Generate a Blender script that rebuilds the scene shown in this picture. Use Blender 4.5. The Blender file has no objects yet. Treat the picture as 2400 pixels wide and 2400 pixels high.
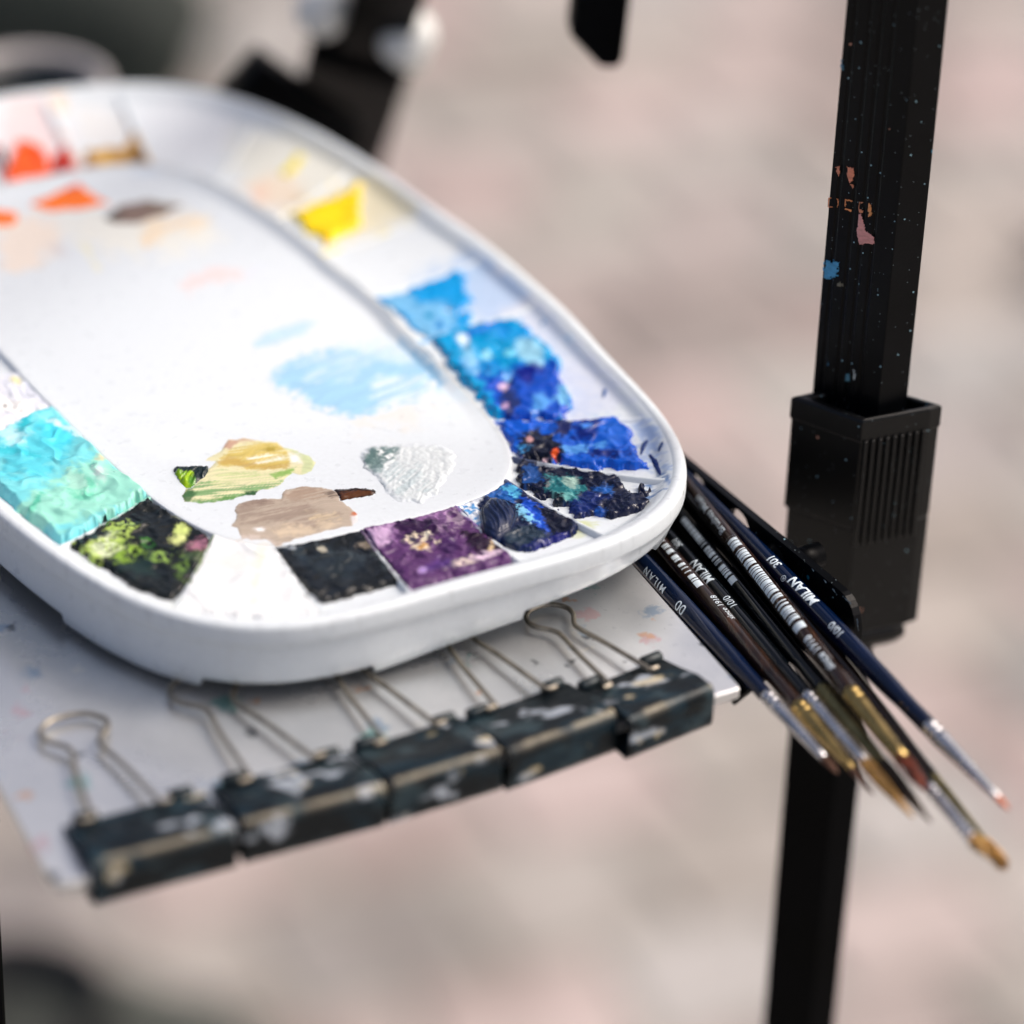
import bpy, bmesh, math, random
import numpy as np
from mathutils import Vector, Matrix
random.seed(7)
rng = np.random.default_rng(11)
SC = bpy.context.scene
COL = SC.collection

# ------------------------------------------------------------------ camera
TZ = 0.95                       # height of the tray top above the paving
CZ = TZ + 0.509                 # lens height
FPX, PITCH, ROLL = 8500.0, math.radians(31.74), math.radians(2.19)
cam_d = bpy.data.cameras.new('camera')
cam = bpy.data.objects.new('camera', cam_d)
COL.objects.link(cam)
SC.camera = cam
cam_d.sensor_width = 24.0
cam_d.sensor_fit = 'HORIZONTAL'
cam_d.lens = 85.0
cam_d.clip_start, cam_d.clip_end = 0.02, 500
cam.location = (0, 0, CZ)
_fw = Vector((0, math.cos(PITCH), -math.sin(PITCH)))
_up = Vector((0, math.sin(PITCH), math.cos(PITCH)))
_rt = Vector((1, 0, 0))
_r2 = _rt * math.cos(ROLL) + _up * math.sin(ROLL)
_u2 = -_rt * math.sin(ROLL) + _up * math.cos(ROLL)
cam.rotation_euler = Matrix((_r2, _u2, -_fw)).transposed().to_euler()
cam_d.dof.use_dof = True
cam_d.dof.focus_distance = 0.937
cam_d.dof.aperture_fstop = 2.5
cam_d.dof.aperture_blades = 0

# ------------------------------------------------------------------ sky, sun, exposure
SUN_AZ, SUN_EL = math.radians(74), math.radians(48)      # azimuth from +Y towards +X
world = bpy.data.worlds.new('World')
SC.world = world
world.use_nodes = True
_n = world.node_tree.nodes
_sky = _n.new('ShaderNodeTexSky')
_sky.sky_type = 'NISHITA'
_sky.sun_disc = False
_sky.sun_elevation = SUN_EL
_sky.sun_rotation = SUN_AZ
_sky.dust_density = 9.0
_sky.air_density = 0.6
_sky.ozone_density = 0.5
world.node_tree.links.new(_sky.outputs[0], _n['Background'].inputs[0])
_n['Background'].inputs[1].default_value = 0.15
sun_d = bpy.data.lights.new('sun', 'SUN')
sun_d.energy = 0.8
sun_d.angle = math.radians(16)
sun_d.color = (1.0, 0.985, 0.96)
sun = bpy.data.objects.new('sun', sun_d)
COL.objects.link(sun)
_sd = Vector((math.sin(SUN_AZ) * math.cos(SUN_EL), math.cos(SUN_AZ) * math.cos(SUN_EL), math.sin(SUN_EL)))
sun.rotation_euler = _sd.to_track_quat('Z', 'Y').to_euler()
sun.location = _sd * 5
vs = SC.view_settings
vs.view_transform = 'Standard'
vs.look = 'None'
vs.exposure = 0.31
vs.gamma = 1.0
vs.use_curve_mapping = False
SC.cycles.use_denoising = True
SC.cycles.max_bounces = 8

# ------------------------------------------------------------------ helpers
def ray(px, py):
    x, y = (px - 1200) / FPX, -(py - 1200) / FPX
    c, s = math.cos(ROLL), math.sin(ROLL)
    x, y = c * x - s * y, s * x + c * y
    cp, sp = math.cos(PITCH), math.sin(PITCH)
    return np.array([x, cp + y * sp, -sp + y * cp])
def at(px, py, z):                      # photo pixel (2400 grid) -> point at height z
    d = ray(px, py)
    return d * ((z - CZ) / d[2]) + [0, 0, CZ]
def atd(px, py, dep):                   # photo pixel -> point at that depth
    return ray(px, py) * dep + [0, 0, CZ]
def on_plane(px, py, p0, n):
    d = ray(px, py); o = np.array([0, 0, CZ])
    return o + d * (np.dot(np.asarray(p0) - o, n) / np.dot(d, n))
def proj(P):
    P = np.asarray(P, float) - [0, 0, CZ]
    cp, sp = math.cos(PITCH), math.sin(PITCH)
    dep = P[..., 1] * cp - P[..., 2] * sp
    x, y = P[..., 0] / dep, (P[..., 1] * sp + P[..., 2] * cp) / dep
    c, s = math.cos(ROLL), math.sin(ROLL)
    return np.stack([1200 + FPX * (c * x + s * y), 1200 - FPX * (-s * x + c * y)], -1)
def lin(c):
    c = np.asarray(c, float) / 255.0
    return np.where(c <= 0.04045, c / 12.92, ((c + 0.055) / 1.055) ** 2.4)
def L4(r, g, b): return tuple(lin((r, g, b))) + (1.0,)
_tab = rng.random((256, 256))
def vnoise(x, y):
    xi, yi = np.floor(x).astype(int), np.floor(y).astype(int)
    fx, fy = x - xi, y - yi
    fx, fy = fx * fx * (3 - 2 * fx), fy * fy * (3 - 2 * fy)
    a, b = _tab[xi & 255, yi & 255], _tab[(xi + 1) & 255, yi & 255]
    c, d = _tab[xi & 255, (yi + 1) & 255], _tab[(xi + 1) & 255, (yi + 1) & 255]
    return (a * (1 - fx) + b * fx) * (1 - fy) + (c * (1 - fx) + d * fx) * fy
def fbm(x, y, o=4, seed=0):
    s, a, t = 0, 0.5, 0
    for k in range(o):
        s = s + a * vnoise(x * 2 ** k + 17.3 * k + seed * 31.7, y * 2 ** k + 9.1 * k + seed * 12.9)
        t += a; a *= 0.5
    return s / t
def sstep(a, b, x):
    t = np.clip((x - a) / (b - a), 0, 1)
    return t * t * (3 - 2 * t)
def poly_sd(P, poly):                   # signed distance, + inside
    poly = np.asarray(poly, float)
    d = np.full(len(P), 1e9); ins = np.zeros(len(P), bool)
    for i in range(len(poly)):
        a, b = poly[i], poly[(i + 1) % len(poly)]
        e, w = b - a, P - a
        t = np.clip((w @ e) / max(e @ e, 1e-12), 0, 1)
        d = np.minimum(d, np.hypot(*(w - t[:, None] * e).T))
        c = ((a[1] > P[:, 1]) != (b[1] > P[:, 1]))
        with np.errstate(divide='ignore', invalid='ignore'):
            xx = (b[0] - a[0]) * (P[:, 1] - a[1]) / (b[1] - a[1]) + a[0]
        ins ^= c & (P[:, 0] < xx)
    return np.where(ins, d, -d)

def new_obj(name, verts, faces, mat=None, parent=None, smooth=True, cols=None):
    me = bpy.data.meshes.new(name)
    V = np.asarray(verts, float)
    org = parent.get('_o') if parent is not None else None
    if org is not None:
        V = V - np.array(org)
    if isinstance(faces, np.ndarray):
        me.vertices.add(len(V)); me.vertices.foreach_set('co', V.ravel())
        k = faces.shape[1]
        me.loops.add(faces.size); me.loops.foreach_set('vertex_index', faces.ravel().astype(np.int32))
        me.polygons.add(len(faces)); me.polygons.foreach_set('loop_start', np.arange(0, faces.size, k, dtype=np.int32))
        me.update(calc_edges=True); me.validate()
    else:
        me.from_pydata([tuple(v) for v in V], [], faces)
    if smooth:
        me.polygons.foreach_set('use_smooth', np.ones(len(me.polygons), bool))
    if cols is not None:
        ca = me.color_attributes.new('Col', 'FLOAT_COLOR', 'POINT')
        c4 = np.ones((len(me.vertices), 4), np.float32); c4[:, :3] = cols
        ca.data.foreach_set('color', c4.ravel())
    if mat: me.materials.append(mat)
    o = bpy.data.objects.new(name, me)
    COL.objects.link(o)
    if parent is not None:
        o.parent = parent
        if org is not None: o['_o'] = org
    return o
def thing(name, label, cat, loc, group=None):
    o = bpy.data.objects.new(name, None)
    o.empty_display_size = 0.02
    COL.objects.link(o)
    o.location = tuple(loc); o['_o'] = [float(c) for c in loc]
    o['label'] = label; o['category'] = cat
    if group: o['group'] = group
    return o
def grid_faces(nu, nv, wrap=False):
    i, j = np.meshgrid(np.arange(nu if wrap else nu - 1), np.arange(nv - 1), indexing='ij')
    i, j = i.ravel(), j.ravel(); i2 = (i + 1) % nu
    return np.stack([i * nv + j, i2 * nv + j, i2 * nv + j + 1, i * nv + j + 1], 1)
def prism(poly, z0, z1, bev=0.0):       # vertical prism from plan polygon, optional top/bottom chamfer
    poly = np.asarray(poly, float)[:, :2]
    n = len(poly); c = poly.mean(0); V = []
    def ring(s, z):
        d = poly - c; L = np.hypot(*d.T)[:, None]
        return [(*(c + d[i] * (1 - s / L[i, 0])), z) for i in range(n)]
    if bev > 0:
        lv = [ring(bev, z0), ring(0, z0 + bev), ring(0, z1 - bev), ring(bev, z1)]
    else:
        lv = [ring(0, z0), ring(0, z1)]
    for r in lv: V += r
    Fc = []
    for k in range(len(lv) - 1):
        for i in range(n):
            j = (i + 1) % n
            Fc.append((k * n + i, k * n + j, (k + 1) * n + j, (k + 1) * n + i))
    Fc.append(tuple(range(n))[::-1]); Fc.append(tuple(range((len(lv) - 1) * n, len(lv) * n)))
    return V, Fc
def box(c, ax, ay, az, hx, hy, hz, bev=0.0):
    bm = bmesh.new(); bmesh.ops.create_cube(bm, size=2)
    for v in bm.verts: v.co = Vector((v.co.x * hx, v.co.y * hy, v.co.z * hz))
    if bev: bmesh.ops.bevel(bm, geom=bm.edges[:], offset=bev, segments=2, affect='EDGES', profile=0.6)
    ax, ay, az, c = [np.asarray(q, float) for q in (ax, ay, az, c)]
    V = [c + ax * v.co.x + ay * v.co.y + az * v.co.z for v in bm.verts]
    Fc = [tuple(v.index for v in f.verts) for f in bm.faces]
    bm.verts.index_update(); bm.free()
    return V, Fc
def frame(d):
    d = np.asarray(d, float); d = d / np.linalg.norm(d)
    h = np.array([0, 0, 1.]) if abs(d[2]) < 0.95 else np.array([1., 0, 0])
    x = np.cross(h, d); x /= np.linalg.norm(x)
    return x, np.cross(d, x), d
def lathe(p0, d, prof, seg=28, sq=(1, 1)):
    x, y, d = frame(d); V = []; p0 = np.asarray(p0, float)
    n = len(prof)
    for k in range(seg):
        a = 2 * math.pi * k / seg
        for (s, r) in prof:
            V.append(p0 + d * s + (x * math.cos(a) * sq[0] + y * math.sin(a) * sq[1]) * r)
    return np.array(V), grid_faces(seg, n, wrap=True)
def tube(path, r, seg=10):
    path = np.asarray(path, float); n = len(path); V = []
    prev = None
    for i in range(n):
        t = path[min(i + 1, n - 1)] - path[max(i - 1, 0)]; t /= np.linalg.norm(t)
        if prev is None: x, y, _ = frame(t)
        else:
            x = prev - t * (prev @ t); x /= np.linalg.norm(x); y = np.cross(t, x)
        prev = x
        for k in range(seg):
            a = 2 * math.pi * k / seg
            V.append(path[i] + (x * math.cos(a) + y * math.sin(a)) * r)
    f = grid_faces(n, seg)
    i = np.arange(n - 1)
    extra = np.stack([i * seg + seg - 1, (i + 1) * seg + seg - 1, (i + 1) * seg, i * seg], 1)
    return np.array(V), np.concatenate([f, extra])
def spline(pts, n):
    p = np.asarray(pts, float); out = []
    P = np.vstack([2 * p[0] - p[1], p, 2 * p[-1] - p[-2]])
    for i in range(len(p) - 1):
        for t in np.linspace(0, 1, n, endpoint=False):
            a, b, c, d = P[i], P[i + 1], P[i + 2], P[i + 3]
            out.append(0.5 * (2 * b + (c - a) * t + (2 * a - 5 * b + 4 * c - d) * t ** 2 + (3 * b - a - 3 * c + d) * t ** 3))
    out.append(p[-1]); return np.array(out)

# ------------------------------------------------------------------ materials
def mat_new(name):
    m = bpy.data.materials.new(name); m.use_nodes = True
    nt = m.node_tree; b = nt.nodes['Principled BSDF']
    return m, nt, b
def nd(nt, t, **kw):
    n = nt.nodes.new(t)
    for k, v in kw.items(): setattr(n, k, v)
    return n
def noise(nt, scale, detail=4, rough=0.55, dist=0.0, coord='Object'):
    tc = nd(nt, 'ShaderNodeTexCoord'); n = nd(nt, 'ShaderNodeTexNoise')
    n.inputs['Scale'].default_value = scale; n.inputs['Detail'].default_value = detail
    n.inputs['Roughness'].default_value = rough; n.inputs['Distortion'].default_value = dist
    nt.links.new(tc.outputs[coord], n.inputs['Vector']); return n
def ramp(nt, src, stops):
    r = nd(nt, 'ShaderNodeValToRGB'); e = r.color_ramp.elements
    while len(e) < len(stops): e.new(0.5)
    for el, (p, c) in zip(e, stops):
        el.position = p; el.color = c if len(c) == 4 else tuple(c) + (1,)
    nt.links.new(src, r.inputs[0]); return r
def mixc(nt, fac, a, b):
    m = nd(nt, 'ShaderNodeMix', data_type='RGBA')
    for s, v in ((m.inputs[0], fac), (m.inputs[6], a), (m.inputs[7], b)):
        if isinstance(v, (int, float)): s.default_value = v
        elif isinstance(v, tuple): s.default_value = v
        else: nt.links.new(v, s)
    return m.outputs[2]
def bump(nt, b, src, strength, dist):
    n = nd(nt, 'ShaderNodeBump'); n.inputs['Strength'].default_value = strength; n.inputs['Distance'].default_value = dist
    nt.links.new(src, n.inputs['Height']); nt.links.new(n.outputs[0], b.inputs['Normal'])
def simple(name, col, rough=0.5, metal=0.0, coat=0.0, nscale=0, nvar=0.0, bmp=0.0, bscale=400):
    m, nt, b = mat_new(name)
    b.inputs['Base Color'].default_value = col
    b.inputs['Roughness'].default_value = rough; b.inputs['Metallic'].default_value = metal
    b.inputs['Coat Weight'].default_value = coat; b.inputs['Coat Roughness'].default_value = 0.06
    if nscale:
        n = noise(nt, nscale)
        lo = tuple(max(0, c * (1 - nvar)) for c in col[:3]) + (1,); hi = tuple(min(1, c * (1 + nvar)) for c in col[:3]) + (1,)
        r = ramp(nt, n.outputs[0], [(0.3, lo), (0.7, hi)]); nt.links.new(r.outputs[0], b.inputs['Base Color'])
        rr = nd(nt, 'ShaderNodeMapRange'); rr.inputs[3].default_value = max(0.02, rough - 0.1); rr.inputs[4].default_value = min(1, rough + 0.12)
        nt.links.new(n.outputs[0], rr.inputs[0]); nt.links.new(rr.outputs[0], b.inputs['Roughness'])
    if bmp:
        n2 = noise(nt, bscale, 5); bump(nt, b, n2.outputs[0], bmp, 0.0004)
    return m
def colmat(name, rough, bmp=0.25, bscale=900, rvar=0.12, coat=0.0, spec=0.5):
    m, nt, b = mat_new(name)
    a = nd(nt, 'ShaderNodeVertexColor', layer_name='Col')
    n = noise(nt, 700, 3)
    hsv = nd(nt, 'ShaderNodeHueSaturation')
    mr = nd(nt, 'ShaderNodeMapRange'); mr.inputs[3].default_value = 0.93; mr.inputs[4].default_value = 1.07
    nt.links.new(n.outputs[0], mr.inputs[0]); nt.links.new(mr.outputs[0], hsv.inputs['Value'])
    nt.links.new(a.outputs[0], hsv.inputs['Color']); nt.links.new(hsv.outputs[0], b.inputs['Base Color'])
    rr = nd(nt, 'ShaderNodeMapRange'); rr.inputs[1].default_value = 0.3; rr.inputs[2].default_value = 0.7
    rr.inputs[3].default_value = max(0.05, rough - rvar); rr.inputs[4].default_value = rough + rvar
    n3 = noise(nt, 260, 3); nt.links.new(n3.outputs[0], rr.inputs[0]); nt.links.new(rr.outputs[0], b.inputs['Roughness'])
    b.inputs['Coat Weight'].default_value = coat; b.inputs['Coat Roughness'].default_value = 0.1
    b.inputs['Specular IOR Level'].default_value = spec
    if bmp:
        n2 = noise(nt, bscale, 5, 0.6); bump(nt, b, n2.outputs[0], bmp, 0.0005)
    return m

M_PLASTIC = colmat('palette_plastic', 0.34, 0.05, 300, 0.1, spec=0.35)
M_PAINT = colmat('thick_paint', 0.38, 0.10, 700, 0.14, spec=0.3)
M_GLOSS = colmat('wet_paint', 0.19, 0.30, 520, 0.09, spec=0.4)
M_SMEAR = colmat('smeared_paint', 0.42, 0.12, 900, 0.12, spec=0.35)
M_CLIP = colmat('painted_spring_steel', 0.40, 0.25, 500, 0.15, spec=0.3)
M_CLIP.node_tree.nodes['Principled BSDF'].inputs['Metallic'].default_value = 0.15
M_WIRE = simple('wire_steel', L4(150, 143, 130), 0.38, 0.85, 0, 220, 0.35, 0.15, 700)
M_INK = simple('white_print', L4(214, 228, 236), 0.5)
M_NAVY = simple('navy_lacquer', L4(3, 18, 46), 0.35, 0, 1.0, 90, 0.25)
M_BLACKLAC = simple('black_lacquer', L4(2, 5, 9), 0.35, 0, 1.0, 90, 0.3)
for _m in (M_NAVY, M_BLACKLAC):
    _m.node_tree.nodes['Principled BSDF'].inputs['Specular IOR Level'].default_value = 0.0
    _m.node_tree.nodes['Principled BSDF'].inputs['Coat Roughness'].default_value = 0.02
M_SILVER = simple('nickel_ferrule', L4(205, 205, 208), 0.24, 1.0, 0, 160, 0.12, 0.05)
M_GOLDF = simple('brass_ferrule', L4(168, 144, 92), 0.27, 1.0, 0, 160, 0.2, 0.05)
M_OLIVEF = simple('tarnished_ferrule', L4(120, 112, 78), 0.32, 0.9, 0, 160, 0.3, 0.05)
def wood_mat():
    m, nt, b = mat_new('brown_lacquered_wood')
    tc = nd(nt, 'ShaderNodeTexCoord'); mp = nd(nt, 'ShaderNodeMapping'); mp.inputs['Scale'].default_value = (900, 900, 60)
    n = nd(nt, 'ShaderNodeTexNoise'); n.inputs['Scale'].default_value = 1.0; n.inputs['Detail'].default_value = 3
    mp.inputs['Rotation'].default_value = (0, 0, math.radians(-24))
    mp.inputs['Scale'].default_value = (700, 60, 700)
    nt.links.new(tc.outputs['Object'], mp.inputs[0]); nt.links.new(mp.outputs[0], n.inputs['Vector'])
    r = ramp(nt, n.outputs[0], [(0.3, L4(20, 12, 8)), (0.55, L4(44, 27, 16)), (0.8, L4(74, 46, 26))])
    nt.links.new(r.outputs[0], b.inputs['Base Color']); b.inputs['Roughness'].default_value = 0.25
    b.inputs['Coat Weight'].default_value = 1.0; b.inputs['Coat Roughness'].default_value = 0.03; b.inputs['Specular IOR Level'].default_value = 0.1
    return m
M_WOOD = wood_mat()
def speck_mat(name, base, rough, dens=0.5):
    # black plastic / lacquer with tiny spatter of dried paint
    m, nt, b = mat_new(name)
    tc = nd(nt, 'ShaderNodeTexCoord'); base_out = None
    n = noise(nt, 60, 4)
    r0 = ramp(nt, n.outputs[0], [(0.35, base), (0.75, tuple(c * 1.8 + 0.001 for c in base[:3]) + (1,))]); cur = r0.outputs[0]
    for sc, thr, keep, col in ((420, 0.10, 0.72, L4(150, 190, 205)), (190, 0.13, 0.80, L4(30, 105, 130)), (900, 0.12, 0.72, L4(120, 135, 140)), (260, 0.10, 0.9, L4(190, 140, 120))):
        v = nd(nt, 'ShaderNodeTexVoronoi'); v.inputs['Scale'].default_value = sc
        nt.links.new(tc.outputs['Object'], v.inputs['Vector'])
        a = nd(nt, 'ShaderNodeMath', operation='LESS_THAN'); a.inputs[1].default_value = thr; nt.links.new(v.outputs['Distance'], a.inputs[0])
        sp = nd(nt, 'ShaderNodeSeparateColor'); nt.links.new(v.outputs['Color'], sp.inputs[0])
        g = nd(nt, 'ShaderNodeMath', operation='GREATER_THAN'); g.inputs[1].default_value = 1 - (1 - keep) * dens; nt.links.new(sp.outputs[0], g.inputs[0])
        mu = nd(nt, 'ShaderNodeMath', operation='MULTIPLY'); nt.links.new(a.outputs[0], mu.inputs[0]); nt.links.new(g.outputs[0], mu.inputs[1])
        cur = mixc(nt, mu.outputs[0], cur, col)
    nt.links.new(cur, b.inputs['Base Color']); b.inputs['Roughness'].default_value = rough; b.inputs['Specular IOR Level'].default_value = 0.13
    n2 = noise(nt, 1500, 3); bump(nt, b, n2.outputs[0], 0.12, 0.0003)
    return m
M_POST = speck_mat('black_anodised_metal', L4(3, 4, 6), 0.30, 0.8)
M_COLLAR = speck_mat('black_moulded_plastic', L4(5, 6, 7), 0.34, 0.6)
M_COLLAR.node_tree.nodes['Principled BSDF'].inputs['Specular IOR Level'].default_value = 0.3
M_BLACK = simple('black_metal', L4(3, 4, 6), 0.36, 0, 0, 40, 0.4)
M_BLACK.node_tree.nodes['Principled BSDF'].inputs['Specular IOR Level'].default_value = 0.05
M_RUBBER = simple('black_rubber', L4(14, 16, 20), 0.6, 0, 0, 40, 0.3)

# ------------------------------------------------------------------ paving
def ground_mat():
    m, nt, b = mat_new('sandy_joints')
    n = noise(nt, 9, 6); n2 = noise(nt, 90, 5)
    r = ramp(nt, n.outputs[0], [(0.3, L4(152, 149, 143)), (0.7, L4(172, 168, 162))])
    r2 = ramp(nt, n2.outputs[0], [(0.3, (0.75, 0.75, 0.75, 1)), (0.7, (1, 1, 1, 1))])
    mm = nd(nt, 'ShaderNodeMix', data_type='RGBA', blend_type='MULTIPLY'); mm.inputs[0].default_value = 1
    nt.links.new(r.outputs[0], mm.inputs[6]); nt.links.new(r2.outputs[0], mm.inputs[7])
    nt.links.new(mm.outputs[2], b.inputs['Base Color']); b.inputs['Roughness'].default_value = 0.9
    bump(nt, b, n2.outputs[0], 0.4, 0.01); return m
def stone_mat():
    m, nt, b = mat_new('paving_stone_faces')
    oi = nd(nt, 'ShaderNodeObjectInfo')
    r = ramp(nt, oi.outputs['Random'], [(0.0, L4(180, 172, 169)), (0.22, L4(190, 173, 171)), (0.4, L4(171, 171, 167)), (0.6, L4(180, 174, 168)), (0.8, L4(172, 174, 174)), (1.0, L4(168, 158, 155))])
    n = noise(nt, 5, 6, .65, 0, 'Generated'); r2 = ramp(nt, n.outputs[0], [(0.28, (0.80, 0.79, 0.78, 1)), (0.7, (1, 1, 1, 1))])
    mm = nd(nt, 'ShaderNodeMix', data_type='RGBA', blend_type='MULTIPLY'); mm.inputs[0].default_value = 1
    nt.links.new(r.outputs[0], mm.inputs[6]); nt.links.new(r2.outputs[0], mm.inputs[7])
    nt.links.new(mm.outputs[2], b.inputs['Base Color']); b.inputs['Roughness'].default_value = 0.8
    ge = nd(nt, 'ShaderNodeNewGeometry'); wn = nd(nt, 'ShaderNodeTexNoise'); wn.inputs['Scale'].default_value = 4.6; wn.inputs['Detail'].default_value = 3
    nt.links.new(ge.outputs['Position'], wn.inputs['Vector'])
    r3 = ramp(nt, wn.outputs[0], [(.34, (.58, .55, .53, 1)), (.48, (.92, .90, .89, 1)), (.62, (1.08, 1.05, 1.05, 1))])
    m3 = nd(nt, 'ShaderNodeMix', data_type='RGBA', blend_type='MULTIPLY'); m3.inputs[0].default_value = 1
    nt.links.new(mm.outputs[2], m3.inputs[6]); nt.links.new(r3.outputs[0], m3.inputs[7]); nt.links.new(m3.outputs[2], b.inputs['Base Color'])
    n2 = noise(nt, 120, 5); bump(nt, b, n2.outputs[0], 0.4, 0.004); return m
M_STONE = stone_mat()
g = new_obj('ground', [(-60, -60, -0.002), (60, -60, -0.002), (60, 60, -0.002), (-60, 60, -0.002)], [(0, 1, 2, 3)], ground_mat(), smooth=False)
g['kind'] = 'structure'
def stone_mesh(k):
    bm = bmesh.new(); bmesh.ops.create_cube(bm, size=1)
    for v in bm.verts:
        v.co.x *= 0.128 + random.uniform(-.008, .004); v.co.y *= 0.104 + random.uniform(-.006, .004); v.co.z *= 0.06
        if v.co.z > 0: v.co.x *= 0.985; v.co.y *= 0.985; v.co.z += random.uniform(-.002, .002)
    bmesh.ops.bevel(bm, geom=[e for e in bm.edges if max(v.co.z for v in e.verts) > 0], offset=0.004, segments=2, affect='EDGES')
    me = bpy.data.meshes.new('paving_stone'); bm.to_mesh(me); bm.free()
    me.materials.append(M_STONE)
    return me
SM = [stone_mesh(k) for k in range(7)]
cr, sr = math.cos(math.radians(24)), math.sin(math.radians(24))
cnt = 0; cand = []
for i in range(-14, 15):
    for j in range(-16, 17):
        lx = (i + 0.5 * (j % 2)) * 0.132; ly = j * 0.107
        x, y = lx * cr - ly * sr + 0.0, lx * sr + ly * cr + 2.45
        d = abs(x) / (0.28 + 0.10 * (y - 1.5) + 0.22) ; e = max(1.5 - y, y - 3.35, 0)
        cand.append((max(d - 1, 0) + e, x, y))
cand.sort()
for (d, x, y) in cand[:300]:
    o = bpy.data.objects.new('paving_stone', SM[cnt % 7]); COL.objects.link(o); o.parent = g
    o.location = (x, y, -0.026 + random.uniform(-.002, .001)); o.rotation_euler = (random.uniform(-.02, .02), random.uniform(-.02, .02), math.radians(24) + random.uniform(-.09, .09) + (math.pi if random.random() < .5 else 0))
    cnt += 1

# ------------------------------------------------------------------ tray (aluminium plate)
CR = at(1737, 1612, TZ); CL = at(128, 2078, TZ)
sd = np.array([math.cos(math.radians(115.6)), math.sin(math.radians(115.6)), 0])
LEN = 0.315
BRr, BL = CR + sd * LEN, CL + sd * (LEN + 0.05)
def tray_mat():
    m, nt, b = mat_new('scuffed_aluminium')
    n1 = noise(nt, 26, 5, 0.6); r1 = ramp(nt, n1.outputs[0], [(0.3, L4(216, 218, 219)), (0.7, L4(246, 247, 247))]); cur = r1.outputs[0]
    n2 = noise(nt, 420, 4, 0.7); r2 = ramp(nt, n2.outputs[0], [(0.60, (0, 0, 0, 1)), (0.76, (1, 1, 1, 1))])
    cur = mixc(nt, r2.outputs[0], cur, L4(176, 182, 188))
    n5 = noise(nt, 16, 5, 0.6, 0.4); r5 = ramp(nt, n5.outputs[0], [(0.35, (0, 0, 0, 1)), (0.65, (1, 1, 1, 1))]); cur = mixc(nt, r5.outputs[0], L4(208, 211, 213), cur)
    n6 = noise(nt, 1300, 2, 0.6); r6 = ramp(nt, n6.outputs[0], [(0.70, (0, 0, 0, 1)), (0.76, (1, 1, 1, 1))]); cur = mixc(nt, r6.outputs[0], cur, L4(150, 156, 160))
    tc = nd(nt, 'ShaderNodeTexCoord')
    masks = []
    for sc, keep, thr, col, sd_ in ((110, 0.86, 0.40, L4(150, 175, 200), 1), (95, 0.94, 0.34, L4(222, 186, 190), 2), (170, 0.92, 0.34, L4(66, 74, 84), 3), (85, 0.90, 0.40, L4(120, 190, 186), 4), (170, 0.93, 0.32, L4(240, 238, 232), 5), (140, 0.96, 0.3, L4(228, 178, 140), 6)):
        mp = nd(nt, 'ShaderNodeMapping'); mp.inputs['Location'].default_value = (sd_ * 1.7, sd_ * 0.9, 0)
        wn = noise(nt, 300, 3)
        ad = nd(nt, 'ShaderNodeVectorMath', operation='MULTIPLY_ADD'); ad.inputs[1].default_value = (0.009, 0.009, 0.009)
        nt.links.new(tc.outputs['Object'], mp.inputs[0]); nt.links.new(wn.outputs['Color'], ad.inputs[0]); nt.links.new(mp.outputs[0], ad.inputs[2])
        v = nd(nt, 'ShaderNodeTexVoronoi'); v.inputs['Scale'].default_value = sc; nt.links.new(ad.outputs[0], v.inputs['Vector'])
        mr = nd(nt, 'ShaderNodeMapRange'); mr.inputs[1].default_value = thr; mr.inputs[2].default_value = thr * 0.6; nt.links.new(v.outputs['Distance'], mr.inputs[0])
        sp = nd(nt, 'ShaderNodeSeparateColor'); nt.links.new(v.outputs['Color'], sp.inputs[0])
        gt = nd(nt, 'ShaderNodeMath', operation='GREATER_THAN'); gt.inputs[1].default_value = keep; nt.links.new(sp.outputs[1], gt.inputs[0])
        mu = nd(nt, 'ShaderNodeMath', operation='MULTIPLY'); nt.links.new(mr.outputs[0], mu.inputs[0]); nt.links.new(gt.outputs[0], mu.inputs[1])
        m2 = nd(nt, 'ShaderNodeMath', operation='MULTIPLY'); m2.inputs[1].default_value = 0.75; nt.links.new(mu.outputs[0], m2.inputs[0])
        cur = mixc(nt, m2.outputs[0], cur, col); masks.append(mu)
    nt.links.new(cur, b.inputs['Base Color'])
    b.inputs['Metallic'].default_value = 0.78
    rr = nd(nt, 'ShaderNodeMapRange'); rr.inputs[1].default_value = .3; rr.inputs[2].default_value = .7; rr.inputs[3].default_value = 0.22; rr.inputs[4].default_value = 0.38; nt.links.new(n5.outputs[0], rr.inputs[0]); nt.links.new(rr.outputs[0], b.inputs['Roughness'])
    bump(nt, b, n2.outputs[0], 0.10, 0.0004); return m
M_TRAY = tray_mat()
tray = thing('easel_tray', 'scuffed grey aluminium tray spattered with paint, under the white palette', 'tray', (CR + BL) / 2)
def rounded(poly, r, n=5):
    poly = [np.asarray(p[:2], float) for p in poly]; out = []
    for i in range(len(poly)):
        p, a, b = poly[i], poly[i - 1], poly[(i + 1) % len(poly)]
        u, v = (a - p) / np.linalg.norm(a - p), (b - p) / np.linalg.norm(b - p)
        ri = r[i] if isinstance(r, (list, tuple)) else r
        for t in np.linspace(0, 1, n):
            q = (1 - t) ** 2 * (p + u * ri) + 2 * t * (1 - t) * p + t * t * (p + v * ri); out.append(q)
    return np.array(out)
tp = rounded([CL, CR, BRr, BL], [0.006, 0.0012, 0.01, 0.01])
V, Fc = prism(tp, TZ - 0.0034, TZ, 0.0005)
new_obj('plate', V, Fc, M_TRAY, tray, smooth=False)
fx = (CR - CL) / np.linalg.norm(CR - CL)
V, Fc = box((BRr + BL) / 2 + np.array([0, 0, -.0062]), fx, sd, (0, 0, 1), np.linalg.norm(BL - BRr) / 2 * .8, .0007, .003, .0003)
new_obj('lip', V, Fc, M_TRAY, tray, smooth=False)

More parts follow.
